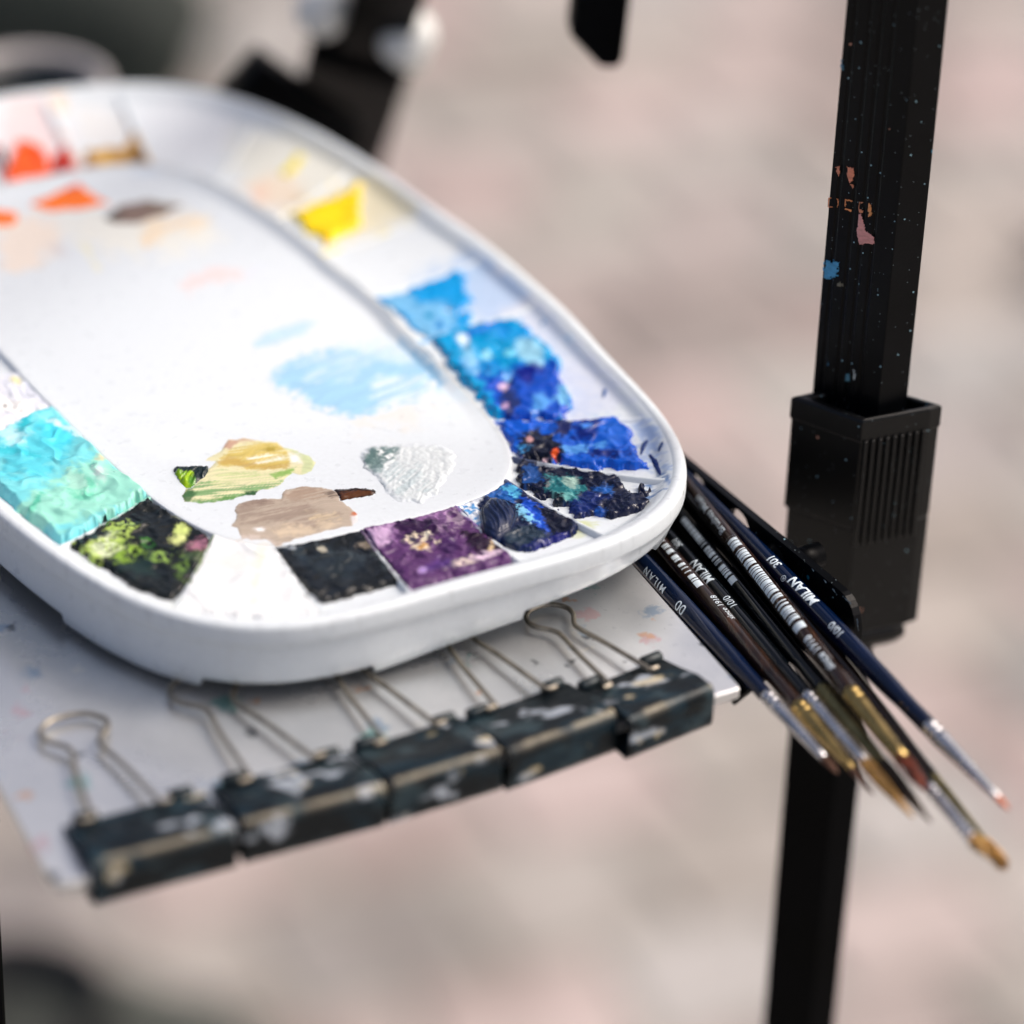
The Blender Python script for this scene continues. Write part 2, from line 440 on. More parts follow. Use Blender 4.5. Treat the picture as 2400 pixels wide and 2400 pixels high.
# ------------------------------------------------------------------ palette: outline fitted to the photograph
PC = np.array([-0.08886, 0.8789]); PR = math.radians(33.36)
pu, pv = np.array([math.cos(PR), math.sin(PR)]), np.array([-math.sin(PR), math.cos(PR)])
ZP = TZ + 0.019; ZR = TZ + 0.023
def loc2(P): d = np.asarray(P)[..., :2] - PC; return np.stack([d @ pu, d @ pv], -1)
def w2(q): q = np.asarray(q); return PC + q[..., :1] * pu + q[..., 1:2] * pv
rim_px = [(978,497),(1140,600),(1247,692),(1359,800),(1269,700),(1420,875),(1505,976),(1565,1053),(1587,1094),(1590,1127),(1582,1154),(1555,1181),(1488,1215),(1420,1242),(1336,1272),(1202,1316),(957,1380),(800,1421),(570,1452),(398,1430),(257,1359),(149,1288),(75,1235),(0,1181)]
far_px = [(0,213),(290,203),(414,199),(497,211),(580,236),(704,290),(800,338),(903,397),(1065,501),(1173,584),(1276,675)]
plat_px = [(0,821),(95,924),(207,1036),(373,1173),(509,1272),(660,1262),(800,1249),(1036,1191),(1152,1152),(1193,1127),(1215,1090),(1160,1010),(1100,950),(1000,830),(870,700),(683,546),(518,439),(455,414),(352,387),(207,397),(0,431)]
def fit_curve(pts, a, b, n):
    pts = np.asarray(pts); th = np.arctan2(pts[:, 1], pts[:, 0]); r = np.hypot(*pts.T)
    se = lambda t: (np.abs(np.cos(t) / a) ** n + np.abs(np.sin(t) / b) ** n) ** (-1 / n)
    dl = r / se(th) - 1
    tg = np.linspace(-math.pi, math.pi, 721)[:-1]
    df = (tg[:, None] - th[None] + math.pi) % (2 * math.pi) - math.pi
    w = np.exp(-0.5 * (df / math.radians(9)) ** 2)
    cor = (w @ dl) / (w.sum(1) + 0.15)
    R = se(tg) * (1 + cor)
    return lambda t: np.interp((np.asarray(t) + math.pi) % (2 * math.pi) - math.pi, np.append(tg, math.pi), np.append(R, R[0]))
_rim = [loc2(at(x, y, ZR)) for x, y in rim_px]
_far = []
for x, y in far_px:
    q = loc2(at(x, y, ZR)); _far.append(q * (1 - 0.0042 / np.hypot(*q)))
RIM = fit_curve(_rim + _far, 0.08947, 0.1491, 3.49)
PLT = fit_curve([loc2(at(x, y, ZP)) for x, y in plat_px], 0.05163, 0.11005, 4.08)
def pol(r, t): return np.stack([r * np.cos(t), r * np.sin(t)], -1)

def floor_z(t):          # well floor from inner edge (t=0) to rim wall (t=1)
    t = np.asarray(t, float)
    z = -0.0012 + 0.0005 * t + 0.0024 * t ** 2
    z = z + 0.0021 * sstep(0.90, 1.0, t)
    return z
# stains on the plastic itself (colour only), drawn in photo coordinates of the palette plane
def apply_feats(col, Q, W, feats):
    # Q photo coords of points in palette plane; W plan mm (for noise)
    for f in feats:
        kind = f[0]
        nz = (fbm(W[:, 0] * f[-1].get('ns', 0.35), W[:, 1] * f[-1].get('ns', 0.35), 4, f[-1].get('seed', 1)) - 0.5)
        if kind == 'p': sdv = poly_sd(Q, f[1])
        else:
            x, y, rx, ry, an = f[1]; a = math.radians(an)
            dx, dy = Q[:, 0] - x, Q[:, 1] - y
            u, v = (dx * math.cos(a) + dy * math.sin(a)) / rx, (-dx * math.sin(a) + dy * math.cos(a)) / ry
            sdv = (1 - np.hypot(u, v)) * min(rx, ry)
        m = sstep(-f[-1].get('soft', 5), f[-1].get('soft', 5), sdv + nz * f[-1].get('warp', 20) * 1.35 + (fbm(W[:, 0] * 1.5, W[:, 1] * 1.5, 3, f[-1].get('seed', 1) + 80) - .5) * min(14, f[-1].get('warp', 20))) * f[-1].get('op', 1.0)
        if 'break' in f[-1]:
            k = f[-1]['break']; m = m * sstep(k - .08, k + .08, fbm(W[:, 0] * .9, W[:, 1] * .9, 4, f[-1].get('seed', 1) + 5))
        if 'streak' in f[-1]:
            ang = math.radians(f[-1]['streak']); ca, sa = math.cos(ang), math.sin(ang)
            s1, s2 = W[:, 0] * ca + W[:, 1] * sa, -W[:, 0] * sa + W[:, 1] * ca
            m = m * sstep(.32, .58, fbm(s1 * .12, s2 * 1.6, 3, f[-1].get('seed', 1) + 9))
        col += (lin(f[2]) - col) * m[:, None]
    return col
def P(pts, c, **k): return ('p', pts, c, k)
def B(x, y, rx, ry, an, c, **k): return ('b', (x, y, rx, ry, an), c, k)

palette = thing('paint_palette', 'white plastic palette with rounded corners and wells of coloured paint', 'palette', (*PC, ZP))
WHITE = lin((217, 225, 230))
NT = 1200
TH = np.linspace(-math.pi, math.pi, NT, endpoint=False)
rp, rr_ = PLT(TH), RIM(TH)
lipm = 0.06 + 0.94 * sstep(.25, .75, np.cos(TH - 0.12)) * sstep(-1.45, -.9, -np.abs(TH - .12))
st = []                                            # (radius array, z array, tag)
for k in np.linspace(0.0, 0.905, 46): st.append((rp * k, np.full(NT, 0.0)))
for k, z in ((0.915, 0.0001), (0.93, 0.0005), (0.945, 0.0010), (0.958, 0.0015), (0.968, 0.0018), (0.976, 0.0020), (0.984, 0.0021), (0.992, 0.0020), (0.999, 0.0014)): st.append((rp * k, z * lipm))
for d, z in ((0.0004, 0.0000), (0.0007, -0.0006), (0.0011, -0.0011)): st.append((rp + d, np.full(NT, z)))
for t in np.linspace(0.03, 1.0, 44):
    st.append((rp + 0.0011 + (rr_ - rp - 0.0011) * t, np.full(NT, float(floor_z(t)))))
zt = ZR - ZP
skx = np.clip(0.0015 - 0.0075 * rr_ * np.cos(TH) / 0.0895, -0.006, 0.0042)
notch = 0.5 + 0.5 * np.sign(np.sin(TH * 11 + 0.6))
for d, z in ((0.0006, zt - 0.0001), (0.0012, zt + 0.0003), (0.0030, zt + 0.0004), (0.0050, zt + 0.0003), (0.0059, zt - 0.0003), (0.0062, zt - 0.0010), (0.0063, zt - 0.0044), (0.0062, zt - 0.0052), (0.0050, zt - 0.0057), (0.0047, zt - 0.0062), (0.0044, zt - 0.0100), (0.0036, zt - 0.0122), (0.0026, zt - 0.0134)):
    st.append((rr_ + d * 0.70, z - skx * np.clip((zt - 0.0056 - z) / 0.008, 0, 1)))
st.append((rr_ + 0.0014, zt - 0.0138 - skx - 0.0022 * notch))
st.append((rr_ - 0.0010, zt - 0.0138 - skx - 0.0022 * notch))
st.append((rr_ - 0.0020, np.full(NT, zt - 0.011)))
st.append((rp * 1.0, np.full(NT, zt - 0.0115)))
st.append((rp * 0.02, np.full(NT, zt - 0.0115)))
NS = len(st)
RR = np.stack([s[0] for s in st], 1); ZZ = np.stack([s[1] for s in st], 1)
TT = np.repeat(TH[:, None], NS, 1)
XY = w2(pol(RR.ravel(), TT.ravel()))
V = np.column_stack([XY, ZP + ZZ.ravel()])
Qpx = proj(np.column_stack([XY, np.full(len(XY), ZP)])); Wmm = loc2(XY) * 1000
cols = np.tile(WHITE, (len(V), 1))
body_feats = [
    P([(0,520),(60,500),(130,520),(150,570),(80,620),(0,640)], (238,222,205), soft=25, op=.8, warp=60),
    P([(150,500),(300,490),(470,500),(520,560),(400,600),(250,590),(150,560)], (232,232,222), soft=30, op=.8, warp=60),
    P([(330,560),(350,520),(420,500),(500,510),(470,535),(390,545),(360,580)], (240,222,192), soft=10, op=.9, warp=30, seed=3),
    P([(430,660),(500,630),(560,625),(580,640),(500,665),(440,680)], (234,200,194), soft=12, op=.55, warp=30, seed=4),
    B(600,640,18,10,0,(215,220,238), soft=8, op=.6), B(140,585,22,12,30,(205,202,204), soft=8, op=.6),
    P([(200,560),(235,630),(228,640),(190,575)], (232,228,190), soft=6, op=.7, warp=15),
    P([(300,400),(340,395),(380,405),(330,415)], (200,216,232), soft=8, op=.8),
    P([(800,800),(960,790),(1040,860),(1090,930),(1060,960),(930,880)], (214,230,240), soft=30, op=.9, warp=70, seed=6),
    P([(820,900),(930,900),(1010,960),(960,1010),(850,1000)], (222,220,212), soft=25, op=.55, warp=90, seed=7),
    P([(930,800),(1000,850),(1040,900),(1030,915),(985,870),(925,820)], (120,180,218), soft=8, op=.8, warp=18, seed=2),
    P([(220,980),(300,935),(420,925),(520,960),(560,1010),(500,1000),(420,950),(300,960),(235,1000)], (222,230,233), soft=10, op=.7, warp=14, seed=8),
    P([(300,1020),(420,1000),(520,1040),(460,1080),(340,1070)], (225,234,235), soft=20, op=.6, warp=40, seed=9),
    # wells: washes left on the plastic, and a pale lilac tint
    P([(1290,860),(1340,870),(1400,930),(1440,975),(1340,985),(1310,930)], (150,180,222), soft=14, op=.8, warp=60, seed=17, **{'break': .42}),
    P([(1200,740),(1290,770),(1340,840),(1320,870),(1260,780)], (120,176,216), soft=12, op=.8, warp=50, seed=18, **{'break': .42}),
    P([(1480,1000),(1520,1010),(1560,1070),(1560,1120),(1500,1110),(1485,1050)], (140,170,214), soft=10, op=.75, warp=50, seed=19, **{'break': .45}),
    P([(1080,650),(1130,640),(1180,690),(1130,720),(1085,700)], (120,186,228), soft=12, op=.8, warp=40, seed=20, **{'break': .42}),
    P([(1490,1150),(1560,1130),(1575,1160),(1500,1185)], (60,110,170), soft=5, op=.85, warp=30, seed=22, **{'break': .52}),
    P([(1340,1215),(1400,1230),(1380,1255),(1345,1262)], (196,204,140), soft=7, op=.8, warp=20, seed=24),
    P([(1150,610),(1270,720),(1400,860),(1480,960),(1340,990),(1290,860),(1180,770),(1080,700)], (205,212,228), soft=25, op=.8, warp=60, seed=10),  # pale lilac tint along the right-hand well walls
    P([(980,640),(1110,600),(1250,700),(1150,760),(1040,720)], (176,200,230), soft=22, op=.85, warp=50, seed=11),
    P([(520,330),(700,300),(900,420),(980,500),(840,560),(680,470),(560,420)], (232,228,206), soft=34, op=.6, warp=60, seed=12),
    P([(860,430),(980,495),(960,520),(850,550),(800,560)], (238,228,186), soft=18, op=.6, warp=40, seed=13),
    P([(560,430),(640,400),(720,430),(700,490),(620,480)], (232,214,190), soft=18, op=.8, warp=50, seed=14),
    B(690,470,20,10,-40,(196,178,140), soft=9, op=.7), B(612,445,22,18,0,(234,200,180), soft=10, op=.6),
    P([(300,270),(400,230),(520,260),(560,330),(480,390),(380,360)], (228,232,236), soft=30, op=.6, warp=50, seed=15),
    P([(0,235),(120,235),(170,330),(120,360),(0,350)], (224,206,206), soft=24, op=.9, warp=50, seed=16),
    P([(110,245),(150,240),(160,270),(120,280)], (240,210,180), soft=12, op=.8, warp=20),
    P([(170,255),(290,265),(330,330),(240,350),(190,330)], (222,222,220), soft=14, op=.8, warp=20),
    P([(510,1300),(620,1300),(700,1430),(560,1455),(420,1440)], (240,240,236), soft=20, op=.5, warp=40),
    B(600,1380,12,60,8,(232,238,190), soft=14, op=.55, warp=20), B(470,1390,30,20,-60,(226,238,180), soft=14, op=.4, warp=30), B(430,1430,20,30,40,(232,240,190), soft=14, op=.5, warp=30),
    P([(505,1275),(560,1270),(640,1278),(650,1300),(540,1300),(500,1290)], (226,222,212), soft=8, op=.8, warp=20),
    B(520,1300,16,12,0,(170,178,160), soft=8, op=.7, warp=16),
]
m_in = (RR.ravel() < np.repeat(rr_, NS) + 0.0002) & (ZZ.ravel() > -0.004)
idx = np.where(m_in)[0]
cols[idx] = apply_feats(cols[idx], Qpx[idx], Wmm[idx], body_feats)
# dirt on the ridge round the mixing area and grime on the rim
rel = RR.ravel() / np.repeat(rp, NS)
ridge = sstep(.972, .984, rel) * (1 - sstep(1.006, 1.03, rel))
side = sstep(.25, .7, np.cos(TT.ravel() - 0.05)) * 0.9 + sstep(.5, .9, np.sin(TT.ravel())) * 0.4
gn = fbm(Wmm[:, 0] * .25, Wmm[:, 1] * .25, 4, 21)
m = np.clip(ridge * side * sstep(.25, .55, gn + .12), 0, 1) * .75
cols += (lin((158, 154, 142)) - cols) * m[:, None]
m = ridge * sstep(.50, .68, fbm(Wmm[:, 0] * .16, Wmm[:, 1] * .16, 3, 23)) * sstep(.75, .95, np.cos(TT.ravel() + .45)) * .7
cols += (lin((60, 100, 130)) - cols) * m[:, None]
out = sstep(.0, .001, RR.ravel() - np.repeat(rr_, NS))
m = out * sstep(.56, .72, fbm(Wmm[:, 0] * .12, Wmm[:, 1] * .12, 5, 25)) * .07
cols += (lin((176, 176, 178)) - cols) * m[:, None]
m = out * sstep(.71, .76, fbm(Wmm[:, 0] * .8, Wmm[:, 1] * .8, 2, 27)) * .25 * (ZZ.ravel() > .003)
cols += (lin((150, 156, 160)) - cols) * m[:, None]
Fc = grid_faces(NT, NS, wrap=True)
body = new_obj('body', V, Fc, M_PLASTIC, palette, cols=cols)

# dividers between the wells: inner and outer photo points
DIV = {
 'd8': ((99,966),(-12,1000)), 'd7': ((348,1173),(137,1264)), 'd6': ((505,1276),(406,1432)), 'd5': ((642,1291),(758,1430)),
 'd4': ((848,1243),(961,1378)), 'd3': ((1072,1190),(1217,1307)), 'd2': ((1206,1135),(1409,1243)), 'd1': ((1222,1080),(1572,1118)),
 'd9': ((1160,985),(1478,958)), 'd10': ((1010,800),(1262,700)), 'd11': ((860,690),(1110,598)), 'd12': ((745,590),(974,507)),
 'd13': ((640,500),(820,392)), 'd14': ((500,432),(600,278)), 'd15': ((352,384),(288,236)), 'd16': ((190,398),(120,240)), 'd17': ((20,428),(-60,240))}
def ang_in(p): q = loc2(at(p[0], p[1], ZP)); return math.atan2(q[1], q[0])
def ang_out(p): q = loc2(at(p[0], p[1], ZR)); return math.atan2(q[1], q[0])
DA = {k: (ang_in(a), ang_out(b)) for k, (a, b) in DIV.items()}
M_DIV = M_PLASTIC
def divider(k, wid, hgt, stain=None):
    ai, ao = DA[k]
    p0 = pol(PLT(ai) + 0.0006, ai); p1 = pol(RIM(ao) + 0.0002, ao)
    d = p1 - p0; L = np.hypot(*d); d /= L; nrm = np.array([-d[1], d[0]])
    n = 26; prof = [(-1.15, -0.002), (-0.8, 0.25), (-0.45, 0.85), (0, 1.0), (0.45, 0.85), (0.8, 0.25), (1.15, -0.002)]
    V, C = [], []
    for i in range(n):
        t = i / (n - 1); fz = float(floor_z(t)); top = 0.0003 + 0.0030 * t * t
        h = max(top - fz, 0.0002) * hgt
        for (x, z) in prof:
            q = w2(p0 + d * L * t + nrm * x * wid / 2)
            V.append((*q, ZP + fz - 0.0004 + (h + 0.0004) * max(z, 0)))
            c = WHITE.copy()
            C.append(c)
    V = np.array(V); C = np.array(C)
    W = loc2(V) * 1000
    if stain is not None:
        t = np.repeat(np.linspace(0, 1, n), len(prof))
        m = sstep(.42, .62, fbm(W[:, 0] * .5, W[:, 1] * .5, 4, 31) + (0.35 - t) * stain[1])
        C += (lin(stain[0]) - C) * (m * .9)[:, None]
    o = new_obj('divider', V, grid_faces(n, len(prof)), M_PLASTIC, palette, cols=C)
stains = {'d8': ((210,215,220), .3), 'd7': ((120,190,170), .9), 'd6': ((150,170,110), .3), 'd5': ((120,126,128), .1), 'd4': ((110,80,116), .9), 'd3': ((120,80,150), .8), 'd2': ((20,50,110), .75),
          'd1': ((12,40,90), .7), 'd9': ((20,90,196), 1.6), 'd10': ((110,176,225), .9), 'd11': ((200,215,230), .2), 'd12': ((235,220,130), .3), 'd13': ((235,220,150), .3), 'd14': ((225,225,210), .2), 'd15': ((190,150,80), .7), 'd16': ((225,190,170), .7), 'd17': ((210,120,110), .5)}
for k in DIV: divider(k, 0.0042 if k == 'd16' else 0.0024, .45 if k in ('d9', 'd10', 'd11', 'd12', 'd13', 'd14') else 1, stains.get(k))

# paint lying in the wells
def unwrap(a, ref): return ref + ((a - ref + math.pi) % (2 * math.pi) - math.pi)
def well(ka, kb, cover, base, feats, h=0.0012, mat=None, n=130, rough=0.6, seed=1, ns=.28, cwarp=30, tmax=.93, name='well_paint', label=None, tcl=None, var=.36):
    a0, b0 = DA[ka]; a1, b1 = DA[kb]
    a1 = unwrap(a1, a0); b0 = unwrap(b0, a0); b1 = unwrap(b1, b0)
    S, T = np.meshgrid(np.linspace(0.012, .988, n), np.linspace(0.0, tmax, n), indexing='ij')
    S, T = S.ravel(), T.ravel()
    ai, ao = a0 + (a1 - a0) * S, b0 + (b1 - b0) * S
    q = pol(PLT(ai) + 0.0004, ai) * (1 - T)[:, None] + pol(RIM(ao), ao) * T[:, None]
    XY = w2(q); Q = proj(np.column_stack([XY, np.full(len(XY), ZP - 0.0012)])); W = q * 1000
    if cover is None: mk = np.ones(len(Q))
    else:
        sdv = np.full(len(Q), -1e9)
        for pl in cover: sdv = np.maximum(sdv, poly_sd(Q, pl))
        sdv = sdv + (fbm(W[:, 0] * .35, W[:, 1] * .35, 4, seed + 40) - .5) * 2 * cwarp
        mk = sstep(-4, 7, sdv)
    wx, wy = W[:, 0] + 3 * (fbm(W[:, 0] * .2, W[:, 1] * .2, 2, seed + 60) - .5), W[:, 1] + 3 * (fbm(W[:, 0] * .2, W[:, 1] * .2, 2, seed + 61) - .5)
    sn = .045 * fbm(W[:, 0] * .5, W[:, 1] * .5, 4, seed + 90)
    mk = mk * sstep(0.004, .02, S - sn + .018) * sstep(.004, .02, 1 - S - sn + .018)
    lump = fbm(wx * ns * .7, wy * ns * .7, 3, seed)
    ridg = 1 - np.abs(fbm(wx * ns * .9, wy * ns * .9, 2, seed + 3) - .5) * 5
    th = h * (.30 + rough * .62 * lump + rough * .20 * np.clip(ridg, 0, 1))
    edge = sstep(0, .03, T)
    if tcl: mk = mk * (1 - sstep(tcl - .06, tcl + .02, T + (fbm(W[:, 0] * .4, W[:, 1] * .4, 3, seed + 44) - .5) * .10))
    if cover is None: mk = mk * (1 - sstep(tmax - .07, tmax, T + (fbm(W[:, 0] * .4, W[:, 1] * .4, 3, seed + 44) - .5) * .06))
    z = floor_z(T) + th * mk * (0.4 + 0.6 * edge) - (1 - mk) * 0.0006 + 0.0005 * (1 - edge) * mk
    col = np.tile(lin(base), (len(Q), 1))
    col = apply_feats(col, Q, W, feats)
    col = col * (1 - var / 2 + var * fbm(W[:, 0] * .45, W[:, 1] * .45, 4, seed + 70))[:, None]
    F_ = grid_faces(n, n)
    keep = mk[F_].max(1) > 0.02
    o = new_obj(name, np.column_stack([XY, ZP + z]), F_[keep], mat or M_PAINT, palette, cols=col)
    if label: o['label'] = label
    return o
# smooth white mound in the front corner well
well('d6', 'd5', None, (226, 230, 232), [B(600,1380,10,60,8,(226,232,190), soft=12, op=.5, warp=20), B(540,1330,40,20,0,(214,218,214), soft=20, op=.6, warp=30)],
    h=0.0036, seed=83, ns=.10, rough=.5, var=.05, tmax=.99, label='smooth white paint')
# off-white, thick
well('d8', 'd7', None, (118, 212, 220), [
    P([(60,1200),(150,1140),(230,1080),(300,1110),(360,1180),(150,1270),(40,1240)], (150, 220, 202), soft=14, warp=50, seed=2),
    P([(0,960),(60,1000),(130,1050),(170,1090),(120,1130),(40,1150),(0,1140)], (88, 205, 222), soft=14, warp=50, seed=3),
    B(25,1040,40,22,20,(178,228,236), soft=10, warp=24, seed=5), B(60,1010,12,34,20,(40,180,196), soft=6, warp=14), B(35,1088,44,8,5,(60,196,212), soft=4, warp=14), B(130,1040,42,34,20,(70,205,226), soft=12, warp=20, seed=7),  # whitish blobs here and below paint highlights onto the turquoise
    B(145,1015,46,6,22,(196,236,240), soft=4, warp=12), B(105,965,20,30,30,(64,196,214), soft=6, warp=20), B(195,1165,34,26,20,(112,204,176), soft=8, warp=20, seed=4), B(180,1155,26,18,20,(168,224,206), soft=8, warp=16, seed=8), B(220,1115,9,6,0,(70,165,150), soft=4, warp=8), B(85,1215,8,26,30,(88,196,164), soft=5, warp=8), B(235,1130,18,14,0,(196,216,214), soft=10, warp=16), B(240,1090,12,10,0,(214,214,176), soft=6, warp=14)],
    h=0.0042, seed=2, ns=.17, rough=.85, var=.14, label='turquoise and mint green paint')
DA['dx'] = (DA['d8'][0] - math.radians(24), DA['d8'][1] - math.radians(24))
well('dx', 'd8', None, (230, 231, 236), [B(60,930,80,60,20,(214,220,232), soft=12, warp=70, op=.8, seed=3), B(40,900,14,9,20,(226,220,160), soft=4, warp=12), B(20,860,10,8,20,(222,214,140), soft=4, warp=12), B(70,880,18,30,30,(190,200,220), soft=5, warp=24, op=.7), B(30,960,60,16,10,(240,240,238), soft=6, warp=30), B(12,962,3,3,0,(60,60,70), soft=2, warp=2), B(85,915,3,30,-45,(190,160,150), soft=2, warp=3)],
    h=0.0016, seed=5, ns=.5, rough=.9, label='off-white paint with pale flecks')
well('d7', 'd6', [[(345,1172),(425,1225),(500,1275),(480,1320),(430,1400),(405,1432),(330,1405),(250,1358),(150,1290),(140,1262),(250,1215)]], (5, 13, 12), [
    P([(150,1285),(200,1310),(250,1275),(300,1225),(320,1235),(300,1290),(270,1320),(230,1345),(190,1330)], (176, 204, 96), soft=8, warp=44, op=.95, seed=2, **{'break': .44}),
    P([(225,1280),(275,1270),(290,1300),(250,1330),(215,1310)], (220, 232, 190), soft=8, warp=36, op=.9, seed=3, **{'break': .42}),
    P([(250,1345),(300,1300),(360,1318),(300,1345),(265,1360)], (140, 178, 56), soft=8, warp=34, op=.9, seed=4, **{'break': .44}),
    B(426,1256,18,13,0,(196,212,124), soft=5, warp=10), B(420,1278,17,10,0,(206,216,140), soft=5, warp=10), B(462,1290,24,17,-20,(160,106,128), soft=8, warp=16), B(345,1287,16,12,0,(40,96,24), soft=7, warp=18, **{'break': .42}), B(380,1325,26,16,10,(140,176,76), soft=6, warp=24, seed=6, **{'break': .47}), B(430,1345,14,30,20,(110,146,60), soft=7, warp=26, seed=7, op=.8, **{'break': .46}),
    B(415,1216,10,7,0,(180,180,120), soft=5, warp=8), B(330,1350,40,24,0,(16,40,36), soft=14, warp=30), B(170,1250,26,9,-28,(120,160,60), soft=5, warp=16), B(245,1238,20,10,-28,(70,130,30), soft=5, warp=16, op=.8), B(450,1320,30,20,0,(70,90,50), soft=10, warp=40, op=.7, seed=8)],
    h=0.0024, seed=8, ns=.3, rough=.9, mat=M_GLOSS, cwarp=8, label='dark green paint with yellow-green mottling')
well('d5', 'd4', [[(640,1290),(740,1268),(850,1240),(905,1300),(970,1380),(860,1405),(758,1432),(700,1370)]], (13, 18, 21), [
    B(780,1340,60,36,20,(26,36,42), soft=16, warp=40, seed=3), B(800,1310,40,7,20,(56,66,72), soft=6, warp=16, op=.8), B(690,1305,34,14,30,(40,52,60), soft=8, warp=26, op=.8), B(900,1330,14,36,-35,(60,70,72), soft=8, warp=20, op=.7), B(860,1290,16,10,0,(120,110,96), soft=6, warp=16, op=.8), B(756,1300,9,6,0,(170,166,150), soft=3, warp=6), B(682,1298,9,6,0,(150,158,164), soft=3, warp=6)],  # lighter grey-teal blobs paint a sheen onto the black
    h=0.0024, seed=11, ns=.22, rough=.9, mat=M_GLOSS, cwarp=8, label='glossy black paint')
well('d4', 'd3', None, (84, 48, 98), [
    P([(880,1240),(960,1220),(1040,1198),(1065,1215),(1030,1240),(960,1240),(920,1280)], (150, 112, 160), soft=10, warp=34, op=.8, seed=2),
    P([(870,1255),(920,1245),(910,1275),(900,1300),(870,1290)], (200, 170, 206), soft=9, warp=24, op=.8, seed=3),
    P([(930,1230),(980,1222),(1030,1245),(1040,1290),(990,1262),(930,1268)], (44, 14, 58), soft=7, warp=24, seed=4),
    P([(1075,1250),(1120,1262),(1180,1300),(1205,1318),(1150,1330),(1110,1310),(1085,1280)], (32, 8, 38), soft=7, warp=18, seed=5),
    P([(1040,1220),(1070,1205),(1105,1240),(1060,1262),(1035,1250)], (150, 130, 150), soft=7, warp=30, op=.8, seed=6, **{'break': .45}),
    P([(945,1268),(975,1262),(1010,1275),(1030,1290),(1000,1310),(985,1318),(960,1300)], (228, 214, 186), soft=5, warp=26, op=.95, seed=7, **{'break': .47}),
    B(992,1300,12,9,0,(214,166,96), soft=4, warp=10), B(1000,1268,9,7,0,(240,230,205), soft=4, warp=8), B(968,1280,12,7,0,(56,48,70), soft=4, warp=8),
    B(1090,1345,44,9,-12,(222,206,196), soft=5, warp=24, op=.9, **{'break': .42}), B(1150,1310,6,16,10,(214,190,150), soft=4, warp=8), B(1030,1345,30,16,-12,(84,52,120), soft=8, warp=24), B(990,1362,8,6,0,(180,150,210), soft=4, warp=6), B(1140,1330,24,8,-15,(214,190,214), soft=5, warp=18, op=.8), B(1050,1300,20,24,0,(64,34,84), soft=10, warp=26)],
    h=0.0026, seed=13, ns=.35, rough=1.0, label='purple paint with cream flecks')
well('d3', 'd2', [[(1050,1195),(1120,1165),(1200,1130),(1240,1160),(1300,1200),(1345,1215),(1362,1245),(1340,1275),(1230,1312),(1150,1270),(1075,1215)]], (14, 26, 62), [
    P([(1060,1195),(1125,1165),(1120,1200),(1140,1240),(1125,1262),(1080,1225)], (228, 234, 242), soft=6, warp=26, op=.97, seed=3),
    P([(1062,1200),(1100,1180),(1130,1220),(1120,1240),(1085,1215)], (60, 150, 216), soft=4, warp=34, op=.9, seed=4, **{'break': .53}),
    P([(1120,1165),(1200,1135),(1222,1165),(1200,1185),(1150,1180)], (20, 90, 170), soft=7, warp=30, op=.9, seed=5), P([(1170,1152),(1205,1142),(1215,1165),(1190,1172)], (90, 190, 230), soft=5, warp=20, op=.9, seed=6),
    P([(1215,1170),(1245,1180),(1290,1240),(1300,1270),(1265,1262),(1225,1205)], (22, 78, 196), soft=6, warp=24, op=.95, seed=7), P([(1212,1195),(1235,1205),(1262,1240),(1245,1245),(1215,1215)], (130, 200, 236), soft=4, warp=20, op=.9, seed=8, **{'break': .42}),
    P([(1255,1200),(1300,1215),(1340,1225),(1345,1270),(1300,1280),(1275,1240)], (7, 9, 34), soft=6, warp=18, seed=9), P([(1180,1260),(1240,1250),(1290,1285),(1240,1310),(1190,1290)], (34, 50, 66), soft=8, warp=20, seed=10), B(1290,1290,60,10,-16,(14,20,110), soft=5, warp=14, op=.8), B(1100,1163,40,6,-20,(26,40,90), soft=4, warp=16)],
    h=0.0020, seed=17, ns=.42, rough=1.0, mat=M_GLOSS, cwarp=9, label='navy blue paint with white and bright blue streaks')
well('d2', 'd1', [[(1208,1130),(1225,1085),(1330,1105),(1440,1115),(1455,1150),(1480,1180),(1500,1170),(1540,1185),(1500,1215),(1410,1240),(1300,1190)], [(1525,1118),(1572,1120),(1560,1140),(1540,1145)]], (8, 16, 46), [
    P([(1280,1130),(1330,1125),(1365,1155),(1350,1190),(1300,1180)], (40, 120, 126), soft=7, warp=34, op=.95, seed=3), B(1335,1145,18,10,30,(170,200,186), soft=5, warp=14, op=.8), B(1320,1180,20,8,10,(110,180,176), soft=4, warp=18, op=.8), B(1310,1195,10,20,0,(10,24,36), soft=5, warp=12),
    P([(1225,1110),(1260,1100),(1270,1140),(1230,1150)], (28, 84, 160), soft=6, warp=30, op=.8, seed=5), B(1370,1200,50,22,-15,(16,40,110), soft=12, warp=40, op=.8, seed=6), B(1420,1170,18,9,20,(30,90,170), soft=6, warp=16), B(1535,1130,30,9,5,(30,110,170), soft=5, warp=20, op=.9), B(1400,1225,14,8,-25,(20,80,170), soft=4, warp=12)],
    h=0.0022, seed=19, ns=.42, rough=1.0, mat=M_GLOSS, cwarp=22, label='blue-black paint with a teal patch')
